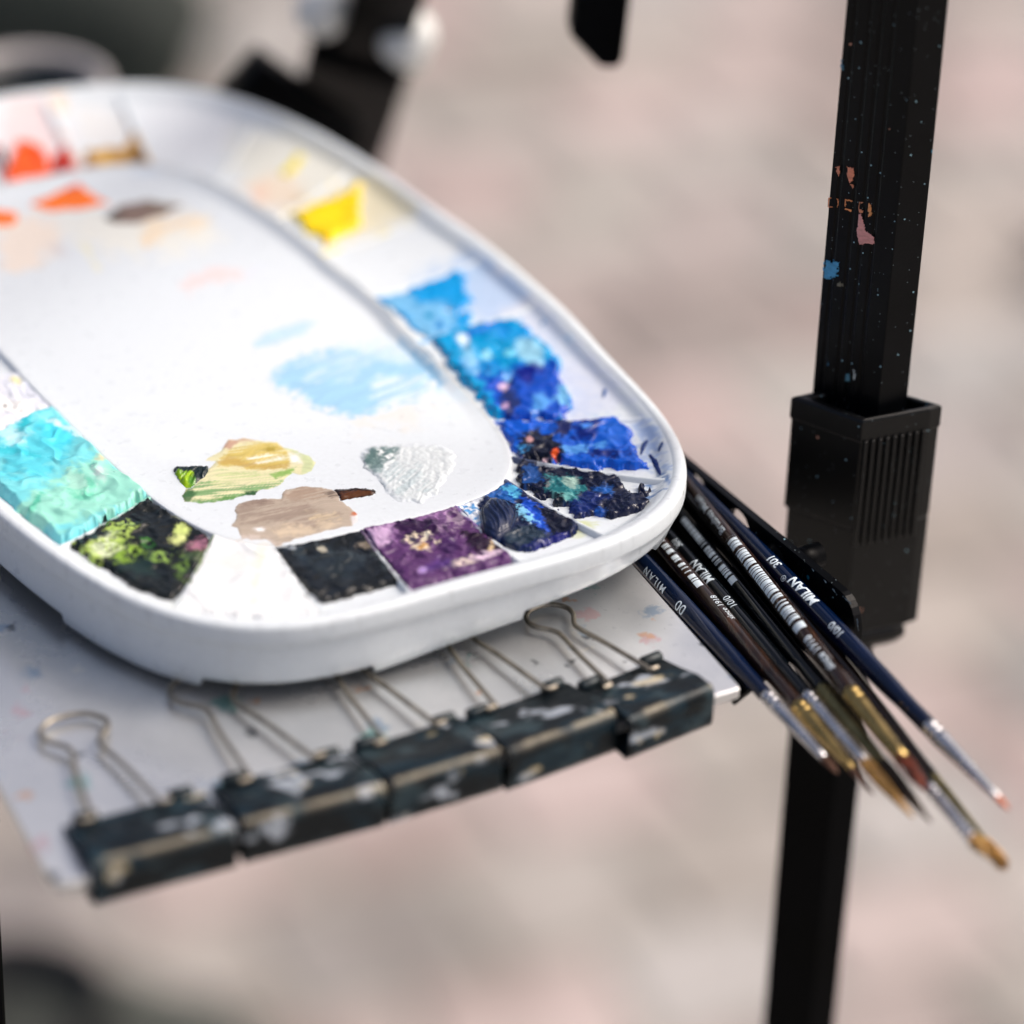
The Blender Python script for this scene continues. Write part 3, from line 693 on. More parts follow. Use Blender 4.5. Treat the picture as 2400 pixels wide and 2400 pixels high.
well('d1', 'd9', [[(1160,985),(1230,1000),(1330,990),(1400,972),(1456,984),(1484,1012),(1482,1060),(1505,1105),(1545,1122),(1400,1112),(1220,1082)], [(1568,1075),(1592,1085),(1592,1128),(1566,1118)]], (8, 88, 204), [
    B(1380,1030,34,22,0,(6,30,120), soft=8, warp=36, op=.95, seed=3), B(1372,1020,14,9,0,(60,130,225), soft=5, warp=10), B(1440,1030,30,40,0,(20,96,206), soft=14, warp=30, seed=4), B(1420,1085,40,10,0,(8,36,120), soft=6, warp=20, seed=6), B(1350,1068,50,9,0,(90,165,236), soft=5, warp=22, op=.75, seed=7),
    P([(1210,1035),(1260,1022),(1310,1045),(1312,1090),(1250,1100),(1215,1085)], (8, 14, 40), soft=8, warp=34, seed=8), B(1302,1078,8,8,0,(226,84,24), soft=3, warp=6), B(1240,1045,7,6,0,(200,150,150), soft=3, warp=5), B(1275,1092,6,5,0,(190,160,170), soft=3, warp=4), B(1225,1062,16,8,0,(60,140,200), soft=5, warp=16), B(1320,1015,18,26,0,(6,20,80), soft=7, warp=20), B(1580,1100,20,30,0,(20,110,180), soft=6, warp=10)],
    h=0.0026, seed=23, ns=.26, rough=1.0, mat=M_GLOSS, cwarp=16, tcl=.84, label='royal blue paint')
well('d9', 'd10', [[(1015,800),(1080,772),(1170,762),(1262,775),(1312,822),(1320,865),(1312,905),(1345,960),(1320,992),(1230,995),(1160,990),(1090,900)]], (0, 150, 208), [
    P([(1120,890),(1200,882),(1300,862),(1322,900),(1350,955),(1345,995),(1200,1010),(1160,960)], (8, 74, 188), soft=12, warp=40, seed=3), B(1240,890,30,22,-30,(6,24,128), soft=8, warp=28, seed=4), B(1195,945,26,34,0,(8,32,96), soft=9, warp=34, seed=5), B(1120,795,44,9,-15,(20,110,205), soft=5, warp=20), B(1085,810,16,12,20,(214,230,240), soft=5, warp=8), B(1240,845,40,22,35,(150,205,228), soft=7, warp=16, op=.9), B(1140,848,12,10,0,(150,220,240), soft=5, warp=6), B(1190,848,11,9,0,(120,214,240), soft=4, warp=6), B(1188,895,11,12,0,(130,180,235), soft=4, warp=6), B(1178,920,13,9,0,(226,196,222), soft=4, warp=5),  # pale and pinkish spots are wet highlights put into the paint colour
    B(1140,880,50,16,10,(0,120,196), soft=9, warp=30), B(1265,960,22,20,-30,(90,165,236), soft=8, warp=22, op=.85, seed=7), B(1320,940,16,22,0,(120,190,232), soft=7, warp=16, op=.9), B(1205,1005,20,9,0,(110,190,236), soft=5, warp=10), B(1185,965,9,6,-20,(180,150,190), soft=3, warp=5), B(1100,850,16,36,-20,(150,205,235), soft=9, warp=20, op=.7), B(1200,800,60,10,0,(10,130,206), soft=8, warp=22)],
    h=0.0026, seed=29, ns=.22, rough=1.0, mat=M_GLOSS, cwarp=18, tcl=.80, label='cyan and deep blue paint')
well('d10', 'd11', [[(940,690),(1010,660),(1070,645),(1108,630),(1090,680),(1110,715),(1075,740),(1000,728)], [(880,700),(960,685),(1030,730),(1110,745),(1090,785),(1010,800),(940,750)]], (0, 146, 214), [
    P([(895,695),(960,690),(990,715),(1060,735),(1070,775),(1000,800)], (112, 178, 222), soft=10, warp=40, seed=3), B(1005,745,10,7,0,(0,140,190), soft=4, warp=8), B(1030,770,10,9,0,(40,130,200), soft=4, warp=8), B(1040,790,26,9,0,(150,200,230), soft=6, warp=18)],
    h=0.0010, tcl=.8, seed=31, ns=.3, rough=.9, cwarp=12, label='sky blue paint')
well('d12', 'd13', [[(684,508),(760,482),(815,458),(845,450),(840,500),(852,540),(805,553),(765,575),(720,545)]], (253, 222, 6), [B(770,568,18,6,20,(246,190,10), soft=6, warp=10)],
    h=0.0022, seed=37, ns=.3, rough=.9, cwarp=10, label='bright yellow paint')
well('d13', 'd14', [[(655,425),(668,395),(705,368),(712,385),(680,420)]], (236, 218, 70), [], h=0.0008, seed=41, cwarp=10, label='pale yellow paint')
well('d15', 'd16', [[(196,404),(200,360),(250,350),(290,352),(306,325),(290,262),(315,290),(358,375),(352,396)]], (190, 142, 52), [P([(296,280),(306,330),(330,340),(354,385),(300,388),(318,355)], (92, 62, 34), soft=8, warp=14, seed=3), B(240,380,26,12,0,(222,176,70), soft=6, warp=20), B(215,392,14,10,0,(150,90,60), soft=6, warp=10)],
    h=0.0014, seed=43, ns=.4, rough=1, cwarp=7, label='ochre and brown paint')
well('d16', 'd17', [[(15,425),(25,380),(40,338),(75,340),(105,355),(125,410)], [(105,412),(130,362),(165,340),(190,362),(205,402)], [(-40,430),(-20,350),(10,355),(32,425)]], (250, 92, 22), [P([(118,410),(140,365),(165,350),(195,370),(210,395)], (176, 34, 24), soft=8, warp=14, seed=2), B(90,378,9,8,0,(190,26,16), soft=4, warp=6), B(165,388,18,10,0,(220,60,36), soft=6, warp=10), B(0,395,24,40,0,(60,24,30), soft=6, warp=12), B(140,400,20,8,0,(150,40,40), soft=5, warp=10)],
    h=0.0018, seed=47, ns=.4, rough=1, cwarp=7, label='orange and red paint')

# paint smears on the mixing area
def smear(poly, base, feats, h=0.00035, seed=1, warp=10, streak=20, mat=None, step=0.00034, label=None, rough=.5, wn=.5, fade=0.0, iso=0.0):
    q = np.array([loc2(at(x, y, ZP)) for x, y in poly])
    lo, hi = q.min(0) - 0.002, q.max(0) + 0.002
    nx, ny = [max(8, int((hi[i] - lo[i]) / step)) for i in (0, 1)]
    U, Vv = np.meshgrid(np.linspace(lo[0], hi[0], nx), np.linspace(lo[1], hi[1], ny), indexing='ij')
    qq = np.column_stack([U.ravel(), Vv.ravel()]); W = qq * 1000
    XY = w2(qq); Q = proj(np.column_stack([XY, np.full(len(XY), ZP)]))
    sdv = poly_sd(Q, poly) + (fbm(W[:, 0] * wn, W[:, 1] * wn, 4, seed) - .5) * 2 * warp
    a = math.radians(streak); s1, s2 = W[:, 0] * math.cos(a) + W[:, 1] * math.sin(a), -W[:, 0] * math.sin(a) + W[:, 1] * math.cos(a)
    curl = 1.2 * (fbm(W[:, 0] * .12, W[:, 1] * .12, 2, seed + 7) - .5)
    stz = fbm(s1 * .14, (s2 + curl * 6) * 1.9, 3, seed + 2)
    if iso: stz = (1 - iso) * stz + iso * fbm(W[:, 0] * 1.1, W[:, 1] * 1.1, 3, seed + 12)
    mk = sstep(-1.5, 4.0, sdv)
    z = h * sstep(-1.5, 9.0, sdv) * (.45 + rough * 1.2 * (stz - .3)) - (1 - mk) * 0.0001
    col = np.tile(lin(base), (len(Q), 1)); col = apply_feats(col, Q, W, feats)
    col *= (0.96 + 0.30 * (stz - .45))[:, None]
    if fade:
        fm = sstep(0, 1, sdv / fade + (fbm(W[:, 0] * .6, W[:, 1] * .6, 4, seed + 6) - .5) * 1.6 + (stz - .5) * .8)
        col = WHITE + (col - WHITE) * fm[:, None]
    F_ = grid_faces(nx, ny); keep = mk[F_].min(1) > 0.03
    o = new_obj('paint_smear', np.column_stack([XY, ZP + np.maximum(z, 0.00002)]), F_[keep], mat or M_SMEAR, palette, cols=np.clip(col, 0, 1))
    if label: o['label'] = label
def C7(p): return [(380 + x * .2795, 980 + y * .2795) for x, y in p]
smear(C7([(500,240),(560,180),(690,165),(780,185),(960,200),(1020,240),(1130,270),(1230,310),(1290,370),(1260,450),(1180,485),(1090,465),(1030,520),(1000,560),(900,600),(840,602),(780,640),(700,650),(580,690),(480,700),(300,720),(190,700),(160,650),(200,590),(250,580),(300,520),(390,420),(440,370),(360,360),(400,320),(480,280)]), (222, 218, 176), [
    P(C7([(150,660),(220,590),(400,520),(700,560),(1030,520),(1000,570),(850,610),(600,700),(300,730)]), (130, 168, 112), soft=4, warp=10, streak=-20, seed=3),
    P(C7([(150,650),(230,600),(280,640),(240,720),(170,700)]), (50, 96, 52), soft=5, warp=12, op=.9), P(C7([(560,690),(700,630),(850,600),(830,640),(700,655)]), (36, 84, 44), soft=3, warp=8),
    P(C7([(190,690),(400,690),(700,640),(560,700),(300,725)]), (96, 146, 76), soft=4, warp=9, streak=-20, seed=6),
    P(C7([(300,520),(500,440),(900,480),(1100,430),(1060,500),(800,560),(500,560)]), (198, 208, 150), soft=5, warp=14, streak=-20, seed=8), P(C7([(480,340),(560,260),(760,210),(1000,230),(1080,360),(1060,420),(700,430),(480,400)]), (206, 184, 96), soft=6, warp=14, op=.95, streak=-14, seed=5),
    P(C7([(470,380),(560,330),(720,370),(900,400),(1060,390),(1040,430),(700,430)]), (190, 160, 84), soft=5, warp=12, op=.85, seed=9), P(C7([(500,240),(560,180),(700,168),(780,188),(640,220),(560,270)]), (190, 150, 130), soft=5, warp=10, op=.9), B(380 + 900 * .2795, 980 + 265 * .2795, 14, 7, 0, (170, 150, 60), soft=4, warp=8),
    P(C7([(700,340),(900,310),(1030,320),(1000,370),(800,370)]), (244, 242, 230), soft=4, warp=10, op=.9, streak=-14, seed=7), P(C7([(1030,250),(1130,270),(1240,310),(1290,370),(1250,460),(1170,480),(1180,380),(1100,300)]), (194, 206, 158), soft=5, warp=8, op=.9), P(C7([(1050,290),(1150,310),(1180,390),(1090,390)]), (240, 243, 238), soft=6, warp=10), P(C7([(900,480),(1100,420),(1130,410),(1100,450),(950,520)]), (120, 170, 70), soft=3, warp=6, op=.8)],
    h=0.00035, seed=51, warp=3.5, streak=-18, fade=2.5, label='yellow-green smear on the mixing area')
smear(C7([(90,440),(110,405),(270,400),(390,405),(385,480),(330,520),(280,560),(250,585),(200,590),(150,540)]), (14, 34, 38), [P(C7([(85,450),(140,470),(260,470),(250,540),(290,560),(240,590),(190,590),(140,540)]), (150, 190, 10), soft=4, warp=8, seed=2), P(C7([(120,460),(200,470),(180,500),(130,490)]), (110, 160, 20), soft=4, warp=6), B(380 + 250 * .2795, 980 + 545 * .2795, 8, 10, 0, (70, 130, 20), soft=4, warp=5)],
    h=0.0011, seed=53, warp=3, streak=50, mat=M_GLOSS, rough=1.6, label='dark green dab of paint')
smear(C7([(1000,650),(1030,600),(1140,575),(1280,570),(1400,595),(1480,620),(1500,690),(1560,730),(1640,790),(1660,870),(1600,920),(1400,960),(1200,1010),(1100,1050),(950,1085),(880,1045),(700,1040),(550,1045),(640,1000),(620,930),(560,910),(600,870),(620,810),(600,770),(640,710),(760,680),(900,670),(990,670)]), (180, 166, 150), [
    P(C7([(640,720),(900,680),(1300,760),(1500,830),(1300,900),(900,900),(650,860)]), (158, 142, 128), soft=10, warp=30, seed=2, streak=-8), P(C7([(1000,650),(1140,580),(1300,575),(1420,640),(1300,680),(1100,700)]), (164, 144, 126), soft=6, warp=16, seed=3, streak=-8), P(C7([(1200,780),(1450,800),(1500,850),(1250,850)]), (208, 190, 158), soft=6, warp=16, op=.8, streak=-8, seed=4), P(C7([(900,940),(1200,900),(1500,880),(1300,970),(1000,1010)]), (212, 194, 168), soft=8, warp=24, op=.8, seed=5),
    P(C7([(560,1045),(640,1000),(900,1010),(1000,1060),(900,1090),(700,1045)]), (214, 202, 194), soft=7, warp=16, op=.8, seed=6), B(380 + 820 * .2795, 980 + 940 * .2795, 13, 6, 0, (238, 238, 238), soft=4, warp=5), P(C7([(1400,600),(1500,600),(1500,670),(1420,680),(1360,640)]), (90, 74, 64), soft=5, warp=14, op=.8, streak=-8, seed=7), P(C7([(1590,830),(1650,800),(1660,870),(1600,910)]), (222, 220, 220), soft=4, warp=8), B(380 + 1625 * .2795, 980 + 800 * .2795, 9, 4, -20, (190, 110, 70), soft=3, warp=6),
    P(C7([(640,715),(900,675),(1000,690),(900,705),(700,735)]), (132, 112, 100), soft=4, warp=8, op=.7)],
    h=0.00032, seed=57, warp=3.5, streak=-10, fade=3, label='taupe brown smear on the mixing area')
smear(C7([(1440,600),(1560,592),(1700,585),(1780,600),(1795,625),(1760,650),(1680,662),(1560,680),(1495,695),(1470,650)]), (40, 24, 12), [P(C7([(1500,640),(1600,620),(1740,620),(1780,640),(1680,660),(1500,695)]), (92, 50, 16), soft=5, warp=8, op=.8), P(C7([(1440,598),(1700,586),(1780,600),(1700,608),(1500,615)]), (30, 18, 12), soft=4, warp=6, op=.9)],
    h=0.0009, seed=59, warp=2, streak=-8, mat=M_GLOSS, label='dark brown stroke of paint')
def C5(p): return [(800 + x * .414, 800 + y * .414) for x, y in p]
smear(C5([(100,620),(180,600),(380,580),(560,590),(650,640),(640,720),(580,800),(540,870),(450,920),(340,920),(270,870),(210,790),(130,710)]), (216, 224, 226), [P(C5([(100,620),(180,600),(350,590),(300,650),(240,690),(200,760),(130,710)]), (112, 136, 136), soft=7, warp=24, seed=2), P(C5([(120,640),(220,610),(200,690),(140,700)]), (84, 112, 110), soft=6, warp=20, op=.8, seed=3), P(C5([(200,760),(280,700),(420,720),(500,840),(350,910),(270,860)]), (186, 202, 206), soft=12, warp=50, op=.8, seed=4, streak=30), B(800 + 260 * .414, 800 + 650 * .414, 26, 16, 0, (232, 238, 238), soft=4, warp=24, seed=5, **{'break': .5})],
    h=0.0006, seed=61, warp=9, streak=35, mat=M_GLOSS, rough=1.2, fade=12, iso=.6, label='glossy grey-white gel patch on the mixing area')
def C1(p): return [(x * 1.2422, y * 1.2422) for x, y in p]
smear(C1([(498,718),(520,690),(560,662),(640,645),(740,640),(800,668),(832,715),(800,755),(730,780),(660,795),(600,780),(560,755),(520,740)]), (158, 203, 232), [P(C1([(560,690),(650,660),(700,680),(660,720),(580,720)]), (196, 220, 238), soft=14, warp=40, op=.9, seed=2, streak=10), P(C1([(640,650),(740,640),(800,668),(780,690),(680,670)]), (206, 226, 240), soft=9, warp=20, op=.8), P(C1([(690,720),(780,700),(830,720),(790,760),(720,780)]), (212, 228, 238), soft=12, warp=40, op=.9, seed=5, streak=10), P(C1([(770,655),(815,680),(835,720),(815,715),(780,680)]), (110, 176, 220), soft=6, warp=10, op=.9)],
    h=0.00012, seed=63, warp=9, streak=15, fade=24, label='pale blue smear on the mixing area')
smear(C1([(470,642),(510,620),(580,600),(618,602),(585,628),(520,655),(480,662)]), (186, 214, 232), [], h=0.0001, seed=65, warp=6, streak=10, fade=12)
smear(C1([(55,385),(100,366),(148,345),(165,360),(208,385),(150,395),(90,399)]), (252, 122, 26), [B(170, 440, 20, 14, 0, (230, 84, 20), soft=6, warp=10)], h=0.0005, seed=67, warp=3, fade=2)
smear(C1([(-40,392),(5,397),(30,402),(36,416),(20,425),(-40,430)]), (252, 118, 24), [], h=0.0006, seed=69, warp=3)
smear(C1([(195,411),(230,386),(280,378),(345,388),(310,405),(255,421),(215,420)]), (128, 108, 98), [B(262, 508, 20, 12, -20, (80, 74, 64), soft=6, warp=10), B(380, 480, 30, 12, 0, (120, 108, 90), soft=6, warp=10)], h=0.0007, seed=71, warp=3)
smear(C1([(268,470),(262,445),(300,420),(370,402),(398,410),(350,430),(300,442),(285,472)]), (238, 218, 186), [], h=0.0001, seed=73, warp=6, fade=10)
# domed fresh dab of navy paint
def dab():
    c = at(1166, 1222, ZP); n, k = 72, 30
    V, C = [], []
    rx, ry = 44 / FPX * 0.94, 52 / FPX * 0.94 / 0.55
    for i in range(n):
        a = 2 * math.pi * i / n
        for j in range(k):
            r = (j / (k - 1)); rw = 1 + .05 * math.sin(3 * a + 1) + .03 * math.sin(7 * a)
            x, y = math.cos(a) * r * rw, math.sin(a) * r * rw
            s = x * .95 + y * .3; w = -x * .3 + y * .95
            wr = float(fbm(np.array([s * 4.2 + .8 * math.sin(w * 2.4)]), np.array([w * .9]), 3, 77)[0])
            rid = abs(wr - .5) * 2
            z = 0.0036 * (1 - r ** 3.2) ** .55 * (1 - .15 * y) + (0.0010 * (rid - .4) * (1 - r ** 4) if r < .97 else 0) - 0.0008 * (1 if .80 < r < .86 else 0)
            V.append((c[0] + x * rx, c[1] + y * ry, ZP - 0.0001 + max(z, 0)))
            C.append(lin((20, 34, 70)) * (0.7 + .6 * rid))
    o = new_obj('paint_dab', V, grid_faces(n, k, wrap=True), M_GLOSS, palette, cols=np.array(C)); o['label'] = 'wrinkled round dab of navy paint'
dab()
# small strokes of blue on the white wall of the corner well
def wall_stroke(pts, c, w):
    V, C = [], []
    P3 = []
    for (x, y) in pts:
        q = at(x, y, ZP + 0.001)
        l = loc2(q); t = math.atan2(l[1], l[0]); a, b = PLT(t), RIM(t); f = (np.hypot(*l) - a) / (b - a)
        for _ in range(4):
            q = at(x, y, ZP + float(floor_z(min(max(f, 0), 1)))); l = loc2(q); t = math.atan2(l[1], l[0]); f = (np.hypot(*l) - PLT(t)) / (RIM(t) - PLT(t))
        P3.append(q)
    P3 = spline(P3, 5); n = len(P3)
    for i, p in enumerate(P3):
        t = P3[min(i + 1, n - 1)] - P3[max(i - 1, 0)]; t /= np.linalg.norm(t); vw = np.array([0, 0, CZ]) - p; vw /= np.linalg.norm(vw)
        s = np.cross(t, vw); ww = w * (math.sin(math.pi * (i + .35) / (n - .3)) ** .6) * (1 + .3 * random.uniform(-1, 1))
        for k, zz in ((-1, 0.0001), (-.5, 0.0005), (0, .0007), (.5, .0005), (1, 0.0001)): V.append(p + s * k * ww + vw * zz); C.append(lin(c))
    new_obj('paint_stroke', V, grid_faces(n, 5), M_PAINT, palette, cols=np.array(C))
wall_stroke([(1502, 1065), (1510, 1045), (1518, 1032)], (14, 50, 110), 0.0011)
wall_stroke([(1522, 1065), (1535, 1085), (1548, 1112)], (10, 36, 96), 0.0014)
wall_stroke([(1543, 1058), (1550, 1045), (1554, 1035)], (30, 60, 110), 0.0006)
wall_stroke([(1414, 932), (1417, 920), (1420, 910)], (34, 84, 150), 0.0008)
wall_stroke([(1270, 762), (1274, 756), (1277, 750)], (96, 140, 180), 0.0008)

# ------------------------------------------------------------------ binder clips along the front of the tray
M_TUBE = simple('blackened_steel', L4(16, 30, 36), 0.4, 0.3, 0, 200, 0.5, 0.1)
def clip(pl, pr, hb, hl, label, seed, skew=1.0, dirty=1.0):
    # pl, pr: photo points of the top front fold, left and right; hb, hl: handle root and loop photo points
    spine, depth = 0.0058, 0.0205
    zt_ = TZ + spine - 0.0012
    a, b = at(*pl, zt_), at(*pr, zt_)
    ex = b - a; Wd = np.linalg.norm(ex) - 0.0005; ex /= np.linalg.norm(ex)
    ey = np.array([-ex[1], ex[0], 0])            # towards the tray
    o = (a + b) / 2; o = np.array([o[0], o[1], TZ - 0.0017])
    t = thing('binder_clip', label, 'binder clip', o, 'binder clips along the tray front')
    prof = []
    r = 0.0012
    top = [(depth, 0.0022), (depth * .62, 0.0038), (depth * .3, 0.0055), (0.0026, spine - 0.0004), (0.0012, spine - 0.0001), (0.0004, spine - 0.0008), (0, spine - 0.002)]
    prof = top + [(0, 0.002), (0, -0.002)] + [(y, -z) for y, z in top[::-1]]
    nx = 70; V, C = [], []
    P0_ = np.array(prof); P2 = [P0_[0]]
    for q0_, q1_ in zip(P0_[:-1], P0_[1:]):
        k_ = max(1, int(np.hypot(*(q1_ - q0_)) / 0.0007))
        P2 += [q0_ + (q1_ - q0_) * (i_ + 1) / k_ for i_ in range(k_)]
    prof = [tuple(q_) for q_ in P2]; P2 = np.array(P2)
    xs = np.linspace(-Wd / 2, Wd / 2, nx)
    for x in xs:
        for j, (y, z) in enumerate(prof):
            V.append(o + ex * x + ey * y + np.array([0, 0, z]))
    V = np.array(V); npf = len(prof)
    arc = np.concatenate([[0], np.cumsum(np.hypot(*np.diff(P2, axis=0).T))]) * 1000
    jj = np.tile(arc, nx); xx = np.repeat(xs, npf) * 1000
    fd_ = np.tile(np.hypot(P2[:, 0] - 0.0009, P2[:, 1] - spine + .0003), nx)
    n1, n2, n3 = [fbm(xx * .13 + seed * 9, jj * .2 + seed * 3, 5, seed + k) for k in (0, 4, 8)]
    C = np.tile(lin((8, 17, 22)), (len(V), 1))
    C += (lin((70, 92, 100)) - C) * (sstep(.56, .74, n1) * .40 * dirty)[:, None]
    C += (lin((14, 46, 60)) - C) * (sstep(.46, .70, n2) * .55)[:, None]
    C += (lin((188, 198, 210)) - C) * (sstep(.66, .76, n3) * .75 * dirty)[:, None]
    C += (lin((206, 190, 150)) - C) * (sstep(.67, .74, n2 * .5 + n3 * .5) * .7 * dirty)[:, None]
    fold = (1 - sstep(.0002, .0009, fd_)) * sstep(.28, .5, fbm(xx * .2 + seed, jj * .3 + 3.3, 4, seed + 13))
    C += (lin((140, 132, 114)) - C) * (fold * .9)[:, None]
    ob = new_obj('body', V, grid_faces(nx, npf), M_CLIP, t, cols=np.clip(C, 0, 1))
    so = ob.modifiers.new('thick', 'SOLIDIFY'); so.thickness = 0.0006; so.offset = -1
    # rolled tubes at the jaw that hold the wire
    hx = 0.0062 * (Wd / 0.026)
    for s in (-1, 1):
        for zs in (1,):
            p0 = o + ex * (s * hx * 1.06 + (0.0 if s > 0 else -0.0062)) + ey * (depth + 0.0004) + np.array([0, 0, 0.0033 * zs])
            V_, F_ = lathe(p0 + ex * 0.0004, ex, [(0, 0.0004), (0, 0.0014), (0.0003, 0.0016), (0.0055, 0.0016), (0.0058, 0.0014), (0.0058, 0.0004)], 16)
            new_obj('wire_tube', V_, F_, M_TUBE, t)
    # wire handle lying back over the tray
    zc = TZ + 0.0016
    rb, lp = at(*hb, zc), at(*hl, zc)
    hd = lp - rb; HL = np.linalg.norm(hd); hd /= HL; hs = np.array([hd[1], -hd[0], 0])
    pts = []
    base_l, base_r = -hx * 1.0, hx * 1.0
    for (u, v) in ((base_r * 1.35, 0.0), (base_r, 0.0002), (base_r * .96, 0.002), (base_r * .70, HL * .42), (base_r * .46, HL * .66), (base_r * .52, HL * .74), (base_r * .92, HL * .84), (base_r * .98, HL * .93), (base_r * .6, HL * 1.02), (0, HL * 1.045), (base_l * .6, HL * 1.02), (base_l * .98, HL * .93), (base_l * .92, HL * .84), (base_l * .52, HL * .74), (base_l * .46, HL * .66), (base_l * .70, HL * .42), (base_l * .96, 0.002), (base_l, 0.0002), (base_l * 1.35, 0.0)):
        pts.append(rb + hs * u + hd * v + np.array([0, 0, 0.0016 - 0.0013 * min(v / HL, 1) + 0.0]))
    V_, F_ = tube(spline(pts, 7), 0.00068, 10)
    new_obj('wire_handle', V_, F_, M_WIRE, t)
    # lower handle under the tray
    low = [p * [1, 1, 0] + [0, 0, TZ - 0.0034 - 0.0012 - (p[2] - TZ)] for p in np.array(pts)]
    V_, F_ = tube(spline(low, 4), 0.00078, 8); new_obj('wire_handle', V_, F_, M_WIRE, t)
clip((1476,1686), (1675,1606), (1478,1600), (1268,1432), 'rightmost binder clip, its wire loop fully visible beside the brushes', 3)
clip((1192,1760), (1446,1668), (1222,1648), (1000,1435), 'binder clip second from the right on the tray edge', 8)
clip((915,1838), (1178,1756), (962,1730), (735,1500), 'middle binder clip of the five on the tray edge', 15)
clip((572,1929), (904,1842), (662,1812), (455,1595), 'binder clip second from the left, blurred, with teal stains', 21)
clip((218,2026), (556,1936), (296,1912), (160,1690), 'leftmost binder clip, most blurred, near the tray corner', 29)

# ------------------------------------------------------------------ easel: post, collar, bracket, rear leg, hanging bar
pt = atd(2012, 900, 0.94)
easel = thing('easel', 'black metal easel with square post, plastic collar and perforated arm beside the palette', 'easel', (pt[0], pt[1], 0))
PX, PY = pt[0], pt[1]
zs_ = TZ + 0.030                            # top of collar
e_l, e_c, e_r = at(1903, 928, zs_ - .002), at(2056, 975, zs_ - .002), at(2124, 958, zs_ - .002)
vl, vr = (e_l - e_c)[:2], (e_r - e_c)[:2]
ec = e_c[:2]
# cross-section with grooves on the wide face
sec = [ec]
for t0, t1 in ((.28, .34), (.46, .52), (.62, .68), (.84, .90)):
    nrm = np.array([vl[1], -vl[0]]); nrm /= np.hypot(*nrm)
    if nrm @ np.array([0, -1]) < 0: nrm = -nrm
    sec += [ec + vl * t0, ec + vl * (t0 + .01) - nrm * 0.0004, ec + vl * (t1 - .01) - nrm * 0.0004, ec + vl * t1]
sec += [ec + vl, ec + vl + vr, ec + vr]
V, Fc = prism(np.array(sec)[::-1], zs_ - 0.06, 1.75)
new_obj('post_tube', V, Fc, M_POST, easel, smooth=False)
# chamfer highlight edges come from a small bevel
def bev(o, w, seg=2):
    m = o.modifiers.new('bevel', 'BEVEL'); m.width = w; m.segments = seg; m.limit_method = 'ANGLE'; m.angle_limit = math.radians(40)
bev(easel.children[-1], 0.0005)
post_tube = easel.children[-1]
cl_ = [at(1857, 928, zs_), at(2022, 986, zs_), at(2180, 957, zs_), at(2207, 948, zs_), at(2125, 924, zs_), at(1960, 905, zs_ )]
colp = np.array([p[:2] for p in cl_])
cen = colp.mean(0)
def scaled(p, s): return cen + (p - cen) * s
z_a, z_b, z_c = zs_, zs_ - 0.0345, zs_ - 0.0600
# upper collar shell with hollow top
inner = np.array([cen + (p - cen) * 0.80 for p in colp])
n = len(colp)
V = [(*p, z_b) for p in colp] + [(*p, z_a - .0006) for p in colp] + [(*scaled(p, .985), z_a) for p in colp] + [(*p, z_a) for p in inner] + [(*p, z_a - 0.006) for p in inner]
Fc = []
for k in range(4):
    for i in range(n):
        j = (i + 1) % n; Fc.append((k * n + i, k * n + j, (k + 1) * n + j, (k + 1) * n + i))
Fc.append(tuple(range(4 * n, 5 * n))); Fc.append(tuple(range(n))[::-1])
collar = new_obj('collar', V, Fc, M_COLLAR, easel, smooth=False); bev(collar, 0.0006)
# raised band round the top of the collar
band = np.array([scaled(p, 1.018) for p in colp])
V = [(*p, z_a - 0.0068) for p in colp] + [(*p, z_a - 0.0066) for p in band] + [(*p, z_a - 0.0008) for p in band] + [(*p, z_a - 0.0004) for p in colp]
Fc = []
for k in range(3):
    for i in range(n):
        j = (i + 1) % n; Fc.append((k * n + i, k * n + j, (k + 1) * n + j, (k + 1) * n + i))
o = new_obj('band', V, Fc, M_COLLAR, collar, smooth=False); bev(o, 0.0003)
# ribs on the right face
pa, pb = colp[1], colp[2]
rd = pb - pa; rl = np.hypot(*rd); rd /= rl; rn = np.array([rd[1], -rd[0]])
for k in range(9):
    c0 = pa + rd * rl * (0.06 + 0.108 * k)
    V, Fc = box((*(c0 + rn * 0.0003), (z_a + z_b) / 2 - 0.0055), (*rd, 0), (*rn, 0), (0, 0, 1), rl * 0.030, 0.0006, (z_a - z_b) / 2 - 0.0008, 0.0003)
    new_obj('rib', V, Fc, M_COLLAR, collar)
lowp = np.array([scaled(p, .975) for p in colp]) + (np.array([0.0004, 0.0]))
V, Fc = prism(lowp, z_c - 0.009, z_b + 0.0004, 0.0008)
o = new_obj('collar_sleeve', V, Fc, M_COLLAR, easel, smooth=False); bev(o, 0.0005)
V, Fc = prism(np.array([scaled(p, .80) for p in colp]), z_c - 0.016, z_c - 0.0088, 0.0022)
o = new_obj('collar_skirt', V, Fc, M_COLLAR, easel, smooth=False)
# lower tube down to the paving
zl = TZ - 0.10
f_l, f_c, f_r = at(1852, 1830, zl), at(1962, 1850, zl), at(2012, 1835, zl)
dep_ref = np.array([PX, PY])
def shift(p, yy): return p
